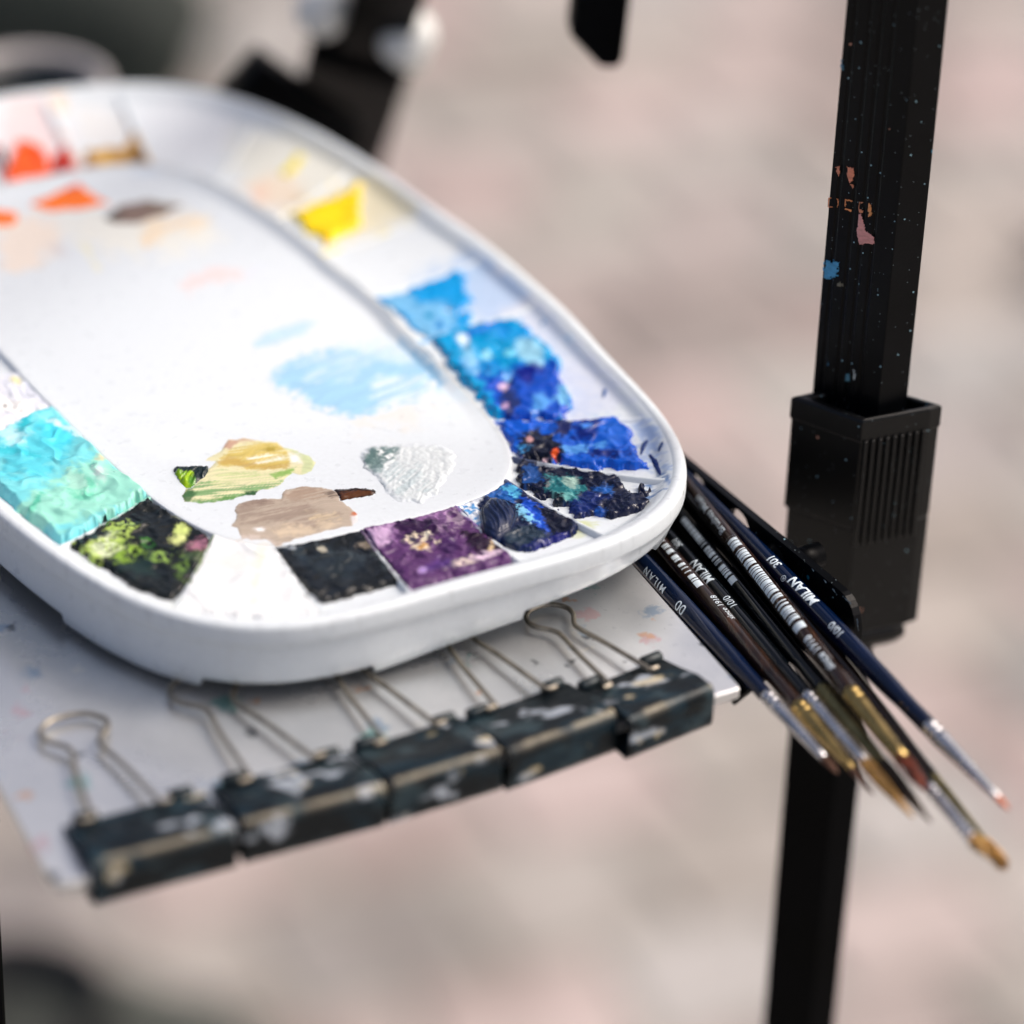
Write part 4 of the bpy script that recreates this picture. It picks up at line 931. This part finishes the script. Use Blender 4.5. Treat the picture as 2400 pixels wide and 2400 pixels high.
# keep the lower tube on the axis of the post
wid_l, wid_r = 0.0152, 0.0076
ul, ur = vl / np.hypot(*vl), vr / np.hypot(*vr)
cc = cen + np.array([-0.0062, -0.002])
lc = cc - ul * wid_l * .5 - ur * wid_r * .5
lp = [lc, lc + ul * wid_l * 1.0, lc + ul * wid_l + ur * wid_r * 1.2, lc + ur * wid_r * 1.2]
V, Fc = prism(np.array(lp)[::-1], 0.02, z_c - 0.012)
o = new_obj('leg_tube', V, Fc, M_BLACK, easel, smooth=False); bev(o, 0.0006)
lx = np.mean(lp, 0)
V, Fc = lathe((*lx, 0.0), (0, 0, 1), [(0, 0.001), (0, 0.018), (0.004, 0.019), (0.03, 0.015), (0.034, 0.012), (0.034, 0.001)], 24)
new_obj('rubber_foot', V, Fc, M_RUBBER, easel)
# paint marks on the post
nW = np.array([vl[1], -vl[0], 0]); nW /= np.linalg.norm(nW)
if nW[1] > 0: nW = -nW
def mark(pts, c, plane_p, nrm, parent, th=0.00022, rag=0.0, mat=None):
    q = np.array([on_plane(x, y, plane_p, nrm) for x, y in pts])
    up = np.array([0, 0, 1.0]); sx = np.cross(up, nrm); sx /= np.linalg.norm(sx)
    uv = np.column_stack([(q - plane_p) @ sx, q[:, 2]])
    lo, hi = uv.min(0) - .0008, uv.max(0) + .0008
    nx, ny = [max(10, int((hi[i] - lo[i]) / 0.00017)) for i in (0, 1)]
    U, Z = np.meshgrid(np.linspace(lo[0], hi[0], nx), np.linspace(lo[1], hi[1], ny), indexing='ij')
    W = np.column_stack([U.ravel(), Z.ravel()])
    s = poly_sd(W, uv) * 1000 + (fbm(W[:, 0] * 2200, W[:, 1] * 1400, 4, len(pts)) - .5) * (0.5 + rag)
    pos = np.asarray(plane_p)[None] * [1, 1, 0] + sx[None] * W[:, :1] + np.array([0, 0, 1.])[None] * W[:, 1:2] + np.asarray(nrm)[None] * (0.00008 + th * sstep(0, .4, s)[:, None])
    col = np.tile(lin(c), (len(W), 1)) * (0.72 + .5 * fbm(W[:, 0] * 900, W[:, 1] * 2500, 3, 5))[:, None]
    F_ = grid_faces(nx, ny); keep = s[F_].min(1) > 0
    if keep.sum() < 3: return
    new_obj('paint_mark', pos, F_[keep], M_SMEAR, parent, cols=np.clip(col, 0, 1))
pp = np.array([*ec, 1.0])
for pts, c, rg in (
    ([(1984,388),(2001,393),(2004,408),(2000,424),(1990,432),(1986,412)], (214, 132, 104), .3),
    ([(1960,390),(1969,387),(1970,405),(1966,412),(1961,406)], (206, 128, 100), .5),
    ([(1993,428),(2002,430),(2000,445),(1996,440)], (180, 112, 84), .3),
    ([(1941,462),(1953,462),(1953,465),(1945,466),(1945,482),(1953,483),(1953,486),(1940,486)], (208, 128, 84), .0),
    ([(1961,464),(1966,464),(1967,480),(1963,490),(1960,490),(1962,478)], (204, 126, 80), .0),
    ([(1980,466),(2001,468),(1999,474),(1984,471),(1983,486),(1994,490),(1998,484),(1998,496),(1993,500),(1990,495),(1979,491)], (214, 136, 84), .0),
    ([(2013,472),(2026,474),(2024,477),(2016,476),(2015,488),(2024,493),(2023,499),(2012,498)], (206, 134, 100), .0),
    ([(2035,474),(2041,476),(2043,488),(2045,498),(2043,509),(2034,510)], (226, 150, 92), .3),
    ([(2012,500),(2019,500),(2026,525),(2030,540),(2042,548),(2050,556),(2050,570),(2046,573),(2030,571),(2022,574),(2014,573),(2010,560),(2007,545),(2010,530)], (214, 150, 146), .1),
    ([(1932,620),(1940,602),(1946,612),(1958,610),(1968,612),(1968,630),(1960,645),(1944,656),(1930,650)], (70, 150, 196), 1.6),
    ([(1970,138),(1978,140),(1978,166),(1971,165)], (60, 110, 134), .8),
    ([(1962,660),(1978,662),(1976,672),(1964,672)], (120, 116, 100), 1.2),
    ([(1984,876),(1993,874),(1992,893),(1981,894)], (70, 120, 140), .6),
    ([(2000,858),(2004,868),(2006,880),(2002,892),(2000,880)], (190, 200, 200), .3),
    ([(1939,842),(1944,846),(1942,860),(1938,856)], (54, 108, 140), .4),
    ([(2030,572),(2040,560),(2040,560)], (220, 160, 150), 0)):
    mark(pts, c, pp, nW, post_tube, rag=rg)
# perforated arm carrying the tray
za0, za1 = TZ - 0.0145, TZ + 0.0065
A1, A2 = at(1972, 1378, za1), at(1612, 1080, za1)
dA = A2 - A1; dA[2] = 0; dA /= np.linalg.norm(dA); nA = np.array([dA[1], -dA[0], 0])
if nA[1] > 0: nA = -nA
hgt = za1 - za0; rr0 = hgt / 2
F0 = A1 - dA * 0.009
def arm_pt(s, z, off): return F0 + dA * s + np.array([0, 0, z - F0[2]]) + nA * off
Larm = 0.30
outl = [(rr0 * (1 - math.cos(a)) * .7, (za0 + za1) / 2 + rr0 * math.sin(a)) for a in np.linspace(-math.pi / 2, math.pi / 2, 15)]
outl = [(s, z) for s, z in outl] + [(Larm, za1), (Larm, za0)]
def hole_ring(s, z, rs, rz, n=20): return [(s + rs * math.cos(2 * math.pi * k / n), z + rz * math.sin(2 * math.pi * k / n)) for k in range(n)]
def arm_local(px, py):
    q = on_plane(px, py, F0, nA); return float((q - F0) @ dA), float(q[2])
holes = []
for (x, y) in ((1738, 1232), (1640, 1150), (1560, 1075)):
    s, z = arm_local(x, y); holes.append((s, z))
bm = bmesh.new()
def addloop(L, off): return [bm.verts.new(Vector(arm_pt(s, z, off))) for s, z in L]
def arm_plate():
    edges = []
    lv = addloop(outl, 0); edges += [bm.edges.new((lv[i], lv[(i + 1) % len(lv)])) for i in range(len(lv))]
    for (s, z) in holes:
        hv = addloop(hole_ring(s, z, 0.0052, 0.0050), 0); edges += [bm.edges.new((hv[i], hv[(i + 1) % len(hv)])) for i in range(len(hv))]
    bmesh.ops.triangle_fill(bm, use_beauty=True, edges=edges)
arm_plate()
org = np.array(easel['_o'])
for v in bm.verts: v.co -= Vector(org)
me = bpy.data.meshes.new('tray_arm'); bm.to_mesh(me); bm.free()
me.materials.append(M_POST); arm = bpy.data.objects.new('tray_arm', me); COL.objects.link(arm); arm.parent = easel; arm['_o'] = easel['_o']
so = arm.modifiers.new('thick', 'SOLIDIFY'); so.thickness = 0.0022; so.offset = 0; bev(arm, 0.0004)
s, z = arm_local(1826, 1312)
pb_ = arm_pt(s, z, 0.001)
V, Fc = lathe(pb_, nA, [(0, 0.0001), (0, 0.0047), (0.0005, 0.0047), (0.0009, 0.0040), (0.0026, 0.0036), (0.0036, 0.0022), (0.0037, 0.0014), (0.0022, 0.0012), (0.0022, 0.0001)], 28)
new_obj('bolt', V, Fc, M_BLACK, arm)
V, Fc = lathe(arm_pt(s - .004, z + .001, -0.001), -nA, [(0, 0.0001), (0, 0.0034), (0.009, 0.0034), (0.009, 0.0001)], 20)
new_obj('spacer', V, Fc, M_BLACK, arm)
# paint-chipped edge on the arm
for (x0, y0, x1, y1) in ((1900, 1330, 1912, 1342), (1928, 1356, 1938, 1366), (1950, 1380, 1962, 1392), (1975, 1398, 1994, 1414), (2008, 1450, 2012, 1476)):
    mark([(x0, y0), (x0 + 3, y0 - 1), (x1 + 2, y1), (x1, y1 + 3)], (150, 172, 182), arm_pt(0, TZ, 0.0012), nA, arm, th=.0001, rag=.3)
# flange under the brushes
Rt = CR + np.array([0, 0, 0]); e0 = CR + sd * 0.004 + fx * 0.0008
fl = [e0[:2], (F0 + dA * 0.012)[:2], (F0 + dA * 0.27)[:2], (CR + sd * 0.30 + fx * 0.0008)[:2]]
V, Fc = prism(np.array(fl), TZ - 0.0082, TZ - 0.0068, 0)
new_obj('flange', V, Fc, M_BLACK, easel, smooth=False)
qv = at(-108, 1960, TZ - .05)
V, Fc = box((qv[0], qv[1], (TZ - .01) / 2 + .01), (math.cos(.5), math.sin(.5), 0), (-math.sin(.5), math.cos(.5), 0), (0, 0, 1), .0085, .0085, (TZ - .01) / 2 - .01, .001)
new_obj('side_tube', V, Fc, M_BLACK, easel, smooth=False)
V, Fc = lathe((qv[0], qv[1], -.012), (0, 0, 1), [(0, 0.001), (0, 0.018), (0.004, 0.019), (0.034, 0.015), (0.036, 0.001)], 24)
new_obj('rubber_foot', V, Fc, M_RUBBER, easel)
# rear leg, far out of focus
q1, foot = atd(858, 70, 1.185), at(395, 1790, 0.0)
axd = foot - q1; legL = np.linalg.norm(axd); axd /= legL
lx_ = np.array([1., -0.25, 0]) - axd * (axd @ np.array([1., -0.25, 0])); lx_ /= np.linalg.norm(lx_); ly_ = np.cross(axd, lx_)
V, Fc = box(q1 + axd * (legL / 2 + .008), lx_, ly_, axd, 0.0172, 0.0130, legL / 2, 0.002)
new_obj('splayed_leg', V, Fc, M_BLACK, easel, smooth=False); rear = easel.children[-1]
V, Fc = box(q1 - axd * 0.25 + np.array([0.004, 0, 0]), lx_, ly_, axd, 0.0112, 0.010, 0.27, 0.002)
new_obj('inner_tube', V, Fc, M_BLACK, easel, smooth=False)
M_CLAMP = simple('pale_plastic_clamp', L4(226, 229, 228), 0.35, 0.0, 0, 60, 0.15)
for (x, y, r) in ((975, 98, 0.0085), (776, 22, 0.0085)):
    c = atd(x, y, 1.165)
    V, Fc = lathe(c + np.array([-.006, 0, -.006]), (0.5, 0, .85), [(0, .0005), (0, r * .8), (r * .4, r), (r * 1.5, r * .85), (r * 2.0, r * .4), (r * 2.05, .0005)], 20)
    new_obj('clamp_knob', V, Fc, M_CLAMP, rear)
c = atd(628, 222, 1.175); c2 = atd(740, 300, 1.185)
dl = c2 - c; L_ = np.linalg.norm(dl); dl /= L_
xx_, yy_, _ = frame(dl)
V, Fc = box((c + c2) / 2, xx_, yy_, dl, 0.008, 0.010, L_ / 2 + .012, .002); new_obj('clamp_lever', V, Fc, M_BLACK, rear)
# bar end hanging into the picture at the top
b0, b1 = atd(1398, 62, 1.06), atd(1452, -420, 1.03)
ad_ = b1 - b0; Lb = np.linalg.norm(ad_); ad_ /= Lb
rx_ = np.array([1., 0.1, 0]) - ad_ * (np.array([1., .1, 0]) @ ad_); rx_ /= np.linalg.norm(rx_); ry_ = np.cross(ad_, rx_)
wb = 0.0083
pro = [(-wb, -.0010), (-wb * .05, -.0085), (wb * .2, -.0105), (wb * .75, -.0105), (wb, -.0085), (wb, Lb), (-wb, Lb)]
V = [b0 + rx_ * x + ad_ * z + ry_ * s * .006 for s in (-1, 1) for x, z in pro]
m_ = len(pro); Fc = [tuple(range(m_)), tuple(range(m_, 2 * m_))[::-1]] + [((i + 1) % m_, i, m_ + i, m_ + (i + 1) % m_) for i in range(m_)]
o = new_obj('hanging_bar', V, Fc, M_BLACK, easel, smooth=False); bev(o, .0012)

# ------------------------------------------------------------------ brushes
def text_mesh(txt, size, bold=0.0, space=1.0):
    cu = bpy.data.curves.new('lettering', 'FONT'); cu.body = txt; cu.size = size; cu.offset = bold; cu.space_character = space
    cu.align_x = 'CENTER'; cu.align_y = 'CENTER'; cu.resolution_u = 3
    ob = bpy.data.objects.new('tmp', cu); COL.objects.link(ob)
    dg = bpy.context.evaluated_depsgraph_get(); dg.update()
    me = bpy.data.meshes.new_from_object(ob.evaluated_get(dg))
    bpy.data.objects.remove(ob)
    bm = bmesh.new(); bm.from_mesh(me)
    bmesh.ops.triangulate(bm, faces=bm.faces[:])
    bmesh.ops.subdivide_edges(bm, edges=[e for e in bm.edges if e.calc_length() > size * .25], cuts=2, use_grid_fill=False)
    bmesh.ops.triangulate(bm, faces=bm.faces[:])
    bm.verts.index_update()
    V = np.array([v.co[:] for v in bm.verts]); F_ = [tuple(v.index for v in f.verts) for f in bm.faces]
    bm.free(); return V, F_
BRUSHG = 'paintbrushes beside the palette'
def brush(label, Hp, Fp, Ep, Tp, zH, zF, R, hm, fm, bc, rb=None, tip=0.0, rend=None, fan=False, total=0.185, rf=None, marks=()):
    a, b = at(*Hp, zH), at(*Fp, zF)
    d = b - a; d /= np.linalg.norm(d)
    def tpar(px):                                   # parameter along the axis nearest to a photo point
        ts = np.linspace(-0.12, 0.22, 1700); Q = proj(b[None] + ts[:, None] * d[None]); return ts[np.argmin(np.hypot(Q[:, 0] - px[0], Q[:, 1] - px[1]))]
    tE, tT = tpar(Ep), tpar(Tp)
    rf = (rf or R * .66) * .9; rend = rend * .85 if rend else None; rend = rend or rf * .55
    th = thing('paintbrush', label, 'paintbrush', tuple(b), BRUSHG)
    Lh = total - tT
    R = R * .84
    prof = [(-Lh, .0002), (-Lh + .001, R * .28), (-Lh + .006, R * .36), (-Lh * .75, R * .62), (-Lh * .5, R * .9), (-Lh * .34, R), (-Lh * .22, R * .985), (-Lh * .12, R * .92), (-.012, R * .83), (-.005, rf * 1.06), (0, rf * .99), (.001, .0002)]
    sp = spline([(s, r, 0) for s, r in prof], 6)[:, :2]
    V, F_ = lathe(b, d, [(s, max(r, .0002)) for s, r in sp], 30)
    new_obj('handle', V, F_, hm, th)
    # ferrule with crimps
    fp = [(-.0006, rf * .9), (-.0006, rf * 1.03), (.0005, rf * 1.07)]
    for k in (0.0022, 0.0042):
        fp += [(k - .0008, rf * 1.07), (k - .0004, rf * .93), (k + .0004, rf * .93), (k + .0008, rf * 1.07)]
    fp += [(.006, rf * 1.04)] + [(.006 + (tE - .006) * q, rf * 1.04 + (rend - rf * 1.04) * q) for q in (.3, .6, .85, 1)] + [(tE + .0002, rend * .7)]
    V, F_ = lathe(b, d, fp, 26); new_obj('ferrule', V, F_, fm, th)
    LB = tT - tE
    rb = rb or rend * .9
    # bristles: many fine hairs gathered to a point
    Vb, Fb = [], []
    x, y, _ = frame(d)
    nh = 70
    for k in range(nh):
        an = random.uniform(0, 2 * math.pi); q = math.sqrt(random.random())
        r0 = rb * q; r1 = (rb * (1.25 if fan else .12)) * q + random.uniform(0, .0001)
        lend = LB * (1 - .18 * q * random.random())
        path = []
        for t_ in np.linspace(0, 1, 6):
            rr = r0 * (1 - t_ ** 1.6) + r1 * t_ ** 1.6 + rb * .25 * math.sin(math.pi * t_) * q
            path.append(b + d * (tE - .001 + (lend + .001) * t_) + (x * math.cos(an) + y * math.sin(an)) * rr)
        v_, f_ = tube(path, 0.00016, 4)
        Fb.append(f_ + len(Vb) * len(v_)); Vb.append(v_)
    new_obj('bristles', np.concatenate(Vb), np.concatenate(Fb), bc, th)
    # printing wrapped round the handle, read from the ferrule backwards
    side = np.cross(d, np.array([0, 0, 1.])); side /= np.linalg.norm(side); nup = np.cross(side, d)
    if nup[2] < 0: nup = -nup
    def rad(s): return float(np.interp(s, sp[::1, 0], sp[:, 1]))
    def place(s, ang):                              # s along the axis from ferrule (negative = back)
        mid = b + d * s; vw = np.array([0, 0, CZ]) - mid; vw -= d * (vw @ d); vw /= np.linalg.norm(vw)
        tang = np.cross(d, vw)
        return mid, vw * math.cos(ang) + tang * math.sin(ang)
    for mk in marks:
        if mk[0] == 't':
            _, txt, px, size, ang, bold, space = mk
            s0 = tpar(px); V, F_ = text_mesh(txt, size, bold, space)
            out = []
            for (tx, ty, _z) in V:
                s = s0 - tx; r = rad(s) + .00006
                mid, nn = place(s, ang + ty / r); out.append(mid + nn * r)
            new_obj('lettering', out, F_, M_INK, th, smooth=False)
        else:
            _, pa_, pb2, a0, a1, seed = mk
            s0, s1 = tpar(pa_), tpar(pb2); rn_ = random.Random(seed)
            s = s0; sg = -1 if s1 < s0 else 1; Vc, Fc_ = [], []
            first = True
            while (s - s1) * sg < 0:
                wdt = 0.0026 if first else rn_.choice((.0004, .0007, .0011, .0016)); first = False
                e_ = s + sg * wdt
                if (e_ - s1) * sg > 0: e_ = s1
                base = len(Vc)
                for k in range(9):
                    an = a0 + (a1 - a0) * k / 8
                    for q in (s, e_):
                        mid, nn = place(q, an); Vc.append(mid + nn * (rad(q) + .00005))
                for k in range(8): Fc_.append((base + 2 * k, base + 2 * k + 1, base + 2 * k + 3, base + 2 * k + 2))
                s = e_ + sg * rn_.choice((.0002, .0003, .0004, .0009, .0014))
            new_obj('barcode', Vc, Fc_, M_INK, th, smooth=True)
H_GOLD = simple('golden_hair', L4(186, 144, 80), 0.5, 0, 0, 300, .3)
H_ORANGE = simple('orange_hair', L4(224, 128, 84), 0.5, 0, 0, 300, .25)
H_BROWN = simple('brown_hair', L4(104, 72, 54), 0.5, 0, 0, 300, .3)
H_RED = simple('red_stained_hair', L4(112, 50, 30), 0.5, 0, 0, 300, .4)
H_DARK = simple('dark_hair', L4(70, 58, 44), 0.55, 0, 0, 300, .3)
z1 = TZ - 0.0034
brush('dark navy brush nearest the tray, printed 00, with silver ferrule', (1594,1412), (1797,1632), (1930,1776), (1962,1816), z1 + .0012, z1, .0031, M_NAVY, M_SILVER, H_BROWN, total=.175,
      marks=[('t', '00', (1606, 1433), .0042, .30, .00001, 1.0), ('t', 'MILAN', (1546, 1368), .0030, .34, .00001, 1.35)])
brush('brown wooden brush with barcode and dull brass ferrule, second from the tray', (1640,1384), (1872,1656), (2005,1796), (2055,1852), z1 + .001, z1 - .001, .0030, M_WOOD, M_GOLDF, H_BROWN, rf=.0024, rend=.0010,
      marks=[('t', 'since 1918', (1712, 1422), .0026, -.78, 0, 1.0), ('c', (1660, 1378), (1548, 1262), -.75, .05, 3)])
brush('black brush printed MILAN with silver ferrule and golden flat hair', (1707,1418), (1893,1632), (2035,1786), (2152,1905), z1 + .0005, z1, .0028, M_BLACKLAC, M_SILVER, H_GOLD, rf=.0021, rend=.0016, rb=.0016,
      marks=[('t', '10/0', (1722, 1420), .0030, -.45, 0, 1.0), ('t', 'MILAN', (1652, 1350), .0036, -.35, .00003, 1.0), ('t', '301', (1592, 1284), .0028, -.3, .00002, 1.0)])
brush('black brush with barcode label and tarnished ferrule, in the middle of the bundle', (1672,1302), (1928,1616), (2085,1782), (2210,1905), z1 + .0016, z1 + .0006, .0029, M_BLACKLAC, M_OLIVEF, H_DARK, rf=.0022, rend=.0016, rb=.0016,
      marks=[('c', (1738, 1372), (1606, 1222), -.35, .55, 9)])
brush('black glossy brush lying lowest, with white ferrule and golden tip reaching farthest down', (1707,1283), (2178,1846), (2276,1976), (2304,2020), z1 + .001, z1 - .002, .0027, M_BLACKLAC, M_SILVER, H_GOLD, rf=.0017, rend=.0017, rb=.0016, total=.20)
brush('brown brush under the others with dark ferrule and spread blurred tip', (1980,1566), (2186,1822), (2330,1964), (2378,2012), z1 - .0002, z1 - .004, .0026, M_WOOD, M_OLIVEF, H_GOLD, rf=.0018, rend=.0013, rb=.0013, fan=True, total=.20)
brush('brown brush printed since 1918 with white barcode and bright brass ferrule', (1728,1282), (1994,1624), (2122,1776), (2178,1850), z1 + .0075, z1 + .0052, .0028, M_WOOD, M_GOLDF, H_RED, rf=.0025, rend=.0021, rb=.0020, total=.165,
      marks=[('t', 'since 1918', (1935, 1536), .0034, .05, 0.00005, 1.0), ('c', (1892, 1482), (1719, 1268), -.75, .80, 5), ('t', 'Brushes Milan', (1674, 1210), .0032, .3, 0.00001, 1.0)])
brush('navy blue brush farthest right, printed MILAN 301, with long silver ferrule', (1764,1276), (2178,1704), (2342,1866), (2366,1894), z1 + .0065, z1 + .0030, .0033, M_NAVY, M_SILVER, H_ORANGE, rf=.0024, rend=.0010, rb=.0007, total=.185,
      marks=[('t', '10/0', (1964, 1494), .0032, -.1, 0.00004, 1.0), ('t', 'MILAN', (1882, 1404), .0041, -.50, .00012, 1.0), ('t', '\u00ae', (1842, 1372), .0024, .1, 0, 1.0), ('t', '301', (1812, 1336), .0034, -.45, .00008, 1.0)])

# ------------------------------------------------------------------ cup behind the palette
zr_ = TZ - 0.045                            # rim of the cup, hung behind the tray
c = at(66, 186, zr_)
CB = zr_ - 0.06
cup = thing('water_cup', 'round water cup with thick clear rim and dark contents behind the palette', 'cup', (c[0], c[1], CB))
m_cl, nt, bb = mat_new('cloudy_clear_plastic')
bb.inputs['Roughness'].default_value = .3
n_ = noise(nt, 120, 4); r_ = ramp(nt, n_.outputs[0], [(.3, L4(170, 168, 170)), (.7, L4(196, 190, 188))]); nt.links.new(r_.outputs[0], bb.inputs['Base Color'])
Rc = 192 / FPX * float(-((c - np.array([0, 0, CZ])) @ np.array([0, -math.cos(PITCH), math.sin(PITCH)])))
V, F_ = lathe((c[0], c[1], CB), (0, 0, 1), [(0.0002, .001), (0.0002, Rc * .66), (.002, Rc * .70), (.05, Rc * .84), (.054, Rc * .95), (.0565, Rc), (.0595, Rc * .985), (.06, Rc * .95), (.0595, Rc * .86), (.057, Rc * .835), (.010, Rc * .68), (.004, Rc * .62), (.004, .001)], 64)
new_obj('cup_wall', V, F_, m_cl, cup)
V, F_ = lathe((c[0], c[1], CB + .0042), (0, 0, 1), [(0, .0005), (0, Rc * .62), (.006, Rc * .665), (.0515, Rc * .825), (.0520, Rc * .815), (.03, Rc * .725), (.0296, .0005)], 48)
new_obj('dark_contents', V, F_, simple('dark_teal_liquid', L4(8, 22, 28), .12), cup)
hk = np.array([c[0], c[1], 0]); tb = (BL * .45 + BRr * .55); dv = tb - hk; dv[2] = 0; dv /= np.linalg.norm(dv)
p_ = [hk + dv * Rc * .97 + [0, 0, zr_ - .004], hk + dv * (Rc * 1.15) + [0, 0, zr_ + .004], np.array([tb[0], tb[1], TZ - .008]) - dv * .004, np.array([tb[0], tb[1], TZ - .0055]) + dv * .02]
V, F_ = tube(spline(p_, 6), .0016, 8); new_obj('wire_hook', V, F_, M_WIRE, cup)

# ------------------------------------------------------------------ things on the paving, out of focus
def pot():
    c = at(30, 2350, 0.06)
    t = thing('black_pot', 'black round pot on the paving at the bottom left corner, blurred', 'pot', (c[0], c[1], -.012))
    V, F_ = lathe((c[0], c[1], -.012), (0, 0, 1), [(0, .001), (0, .046), (.01, .050), (.075, .060), (.079, .062), (.080, .059), (.076, .055), (.015, .046), (.013, .001)], 40)
    new_obj('pot_wall', V, F_, M_RUBBER, t)
    V, F_ = lathe((c[0], c[1], .028), (0, 0, 1), [(0, .0005), (0, .0485), (.002, .0490), (.0024, .0005)], 40)
    new_obj('pot_contents', V, F_, simple('murky_water', L4(40, 52, 58), .3), t)
pot()
def bag():
    c = at(40, 30, 0.10)
    t = thing('dark_bag', 'dark green bag standing on the paving beyond the cup, top left', 'bag', (c[0], c[1], -.01))
    nu, nv = 48, 30; V = []
    for i in range(nu):
        a = 2 * math.pi * i / nu
        for j in range(nv):
            p = j / (nv - 1) * math.pi
            r = math.sin(p) ** .55; z = .5 - .5 * math.cos(p)
            w = 1 + .14 * (float(fbm(np.array([math.cos(a) * 1.6 + 5]), np.array([math.sin(a) * 1.6 + z * 2]), 3, 4)[0]) - .5) * 2
            sq = (abs(math.cos(a)) ** 4 + abs(math.sin(a)) ** 4) ** -.25
            V.append((c[0] + .17 * r * w * sq * math.cos(a), c[1] + .10 * r * w * sq * math.sin(a), -.012 + .20 * z * (1 + .05 * math.sin(3 * a))))
    new_obj('bag_body', V, grid_faces(nu, nv, wrap=True), simple('dark_green_canvas', L4(30, 40, 36), .85, 0, 0, 9, .5, .4, 200), t)
    pts = [(c[0] + .10 * math.cos(a), c[1] - .02, .17 + .07 * math.sin(a)) for a in np.linspace(0, math.pi, 9)]
    V_, F_ = tube(spline(pts, 4), .007, 8); new_obj('strap', V_, F_, M_RUBBER, t)
bag()
def heap():  # dark heap added to stand in for the shade on the paving
    c = at(215, 2395, 0.04)
    t = thing('shade_heap', 'dark grey-green cloth added as shade on the paving beside the black pot', 'heap', (c[0], c[1], -.012))
    nu, nv = 48, 24; V = []
    for i in range(nu):
        a = 2 * math.pi * i / nu
        for j in range(nv):
            p = j / (nv - 1) * math.pi; z = .5 - .5 * math.cos(p)
            w = 1 + .5 * (float(fbm(np.array([math.cos(a) * 1.5 + 9]), np.array([math.sin(a) * 1.5 + z]), 3, 6)[0]) - .5)
            V.append((c[0] + .105 * math.sin(p) ** .7 * w * math.cos(a), c[1] + .075 * math.sin(p) ** .7 * w * math.sin(a), -.014 + .055 * z * w))
    new_obj('shade_heap_body', V, grid_faces(nu, nv, wrap=True), simple('grey_green_shade', L4(66, 70, 66), .9, 0, 0, 14, .4, .4, 150), t)
heap()
def far_leg():
    c = at(2425, 640, 0.0)
    t = thing('stand_leg', 'dark blurred foot of a stand at the right edge of the picture', 'stand leg', (c[0], c[1], -.012))
    d = np.array([.62, .1, .78]); d /= np.linalg.norm(d)
    V, F_ = lathe((c[0] + .012, c[1], .015), d, [(0, .001), (0, .009), (.5, .009), (.5, .001)], 16); new_obj('leg_tube', V, F_, M_BLACK, t)
    V, F_ = lathe((c[0], c[1], -.010), d, [(0, .001), (0, .014), (.004, .017), (.045, .0145), (.05, .011), (.05, .001)], 20); new_obj('rubber_foot', V, F_, simple('dark_blue_rubber', L4(30, 44, 58), .6), t)
far_leg()
for o in bpy.data.objects:
    if '_o' in o: del o['_o']
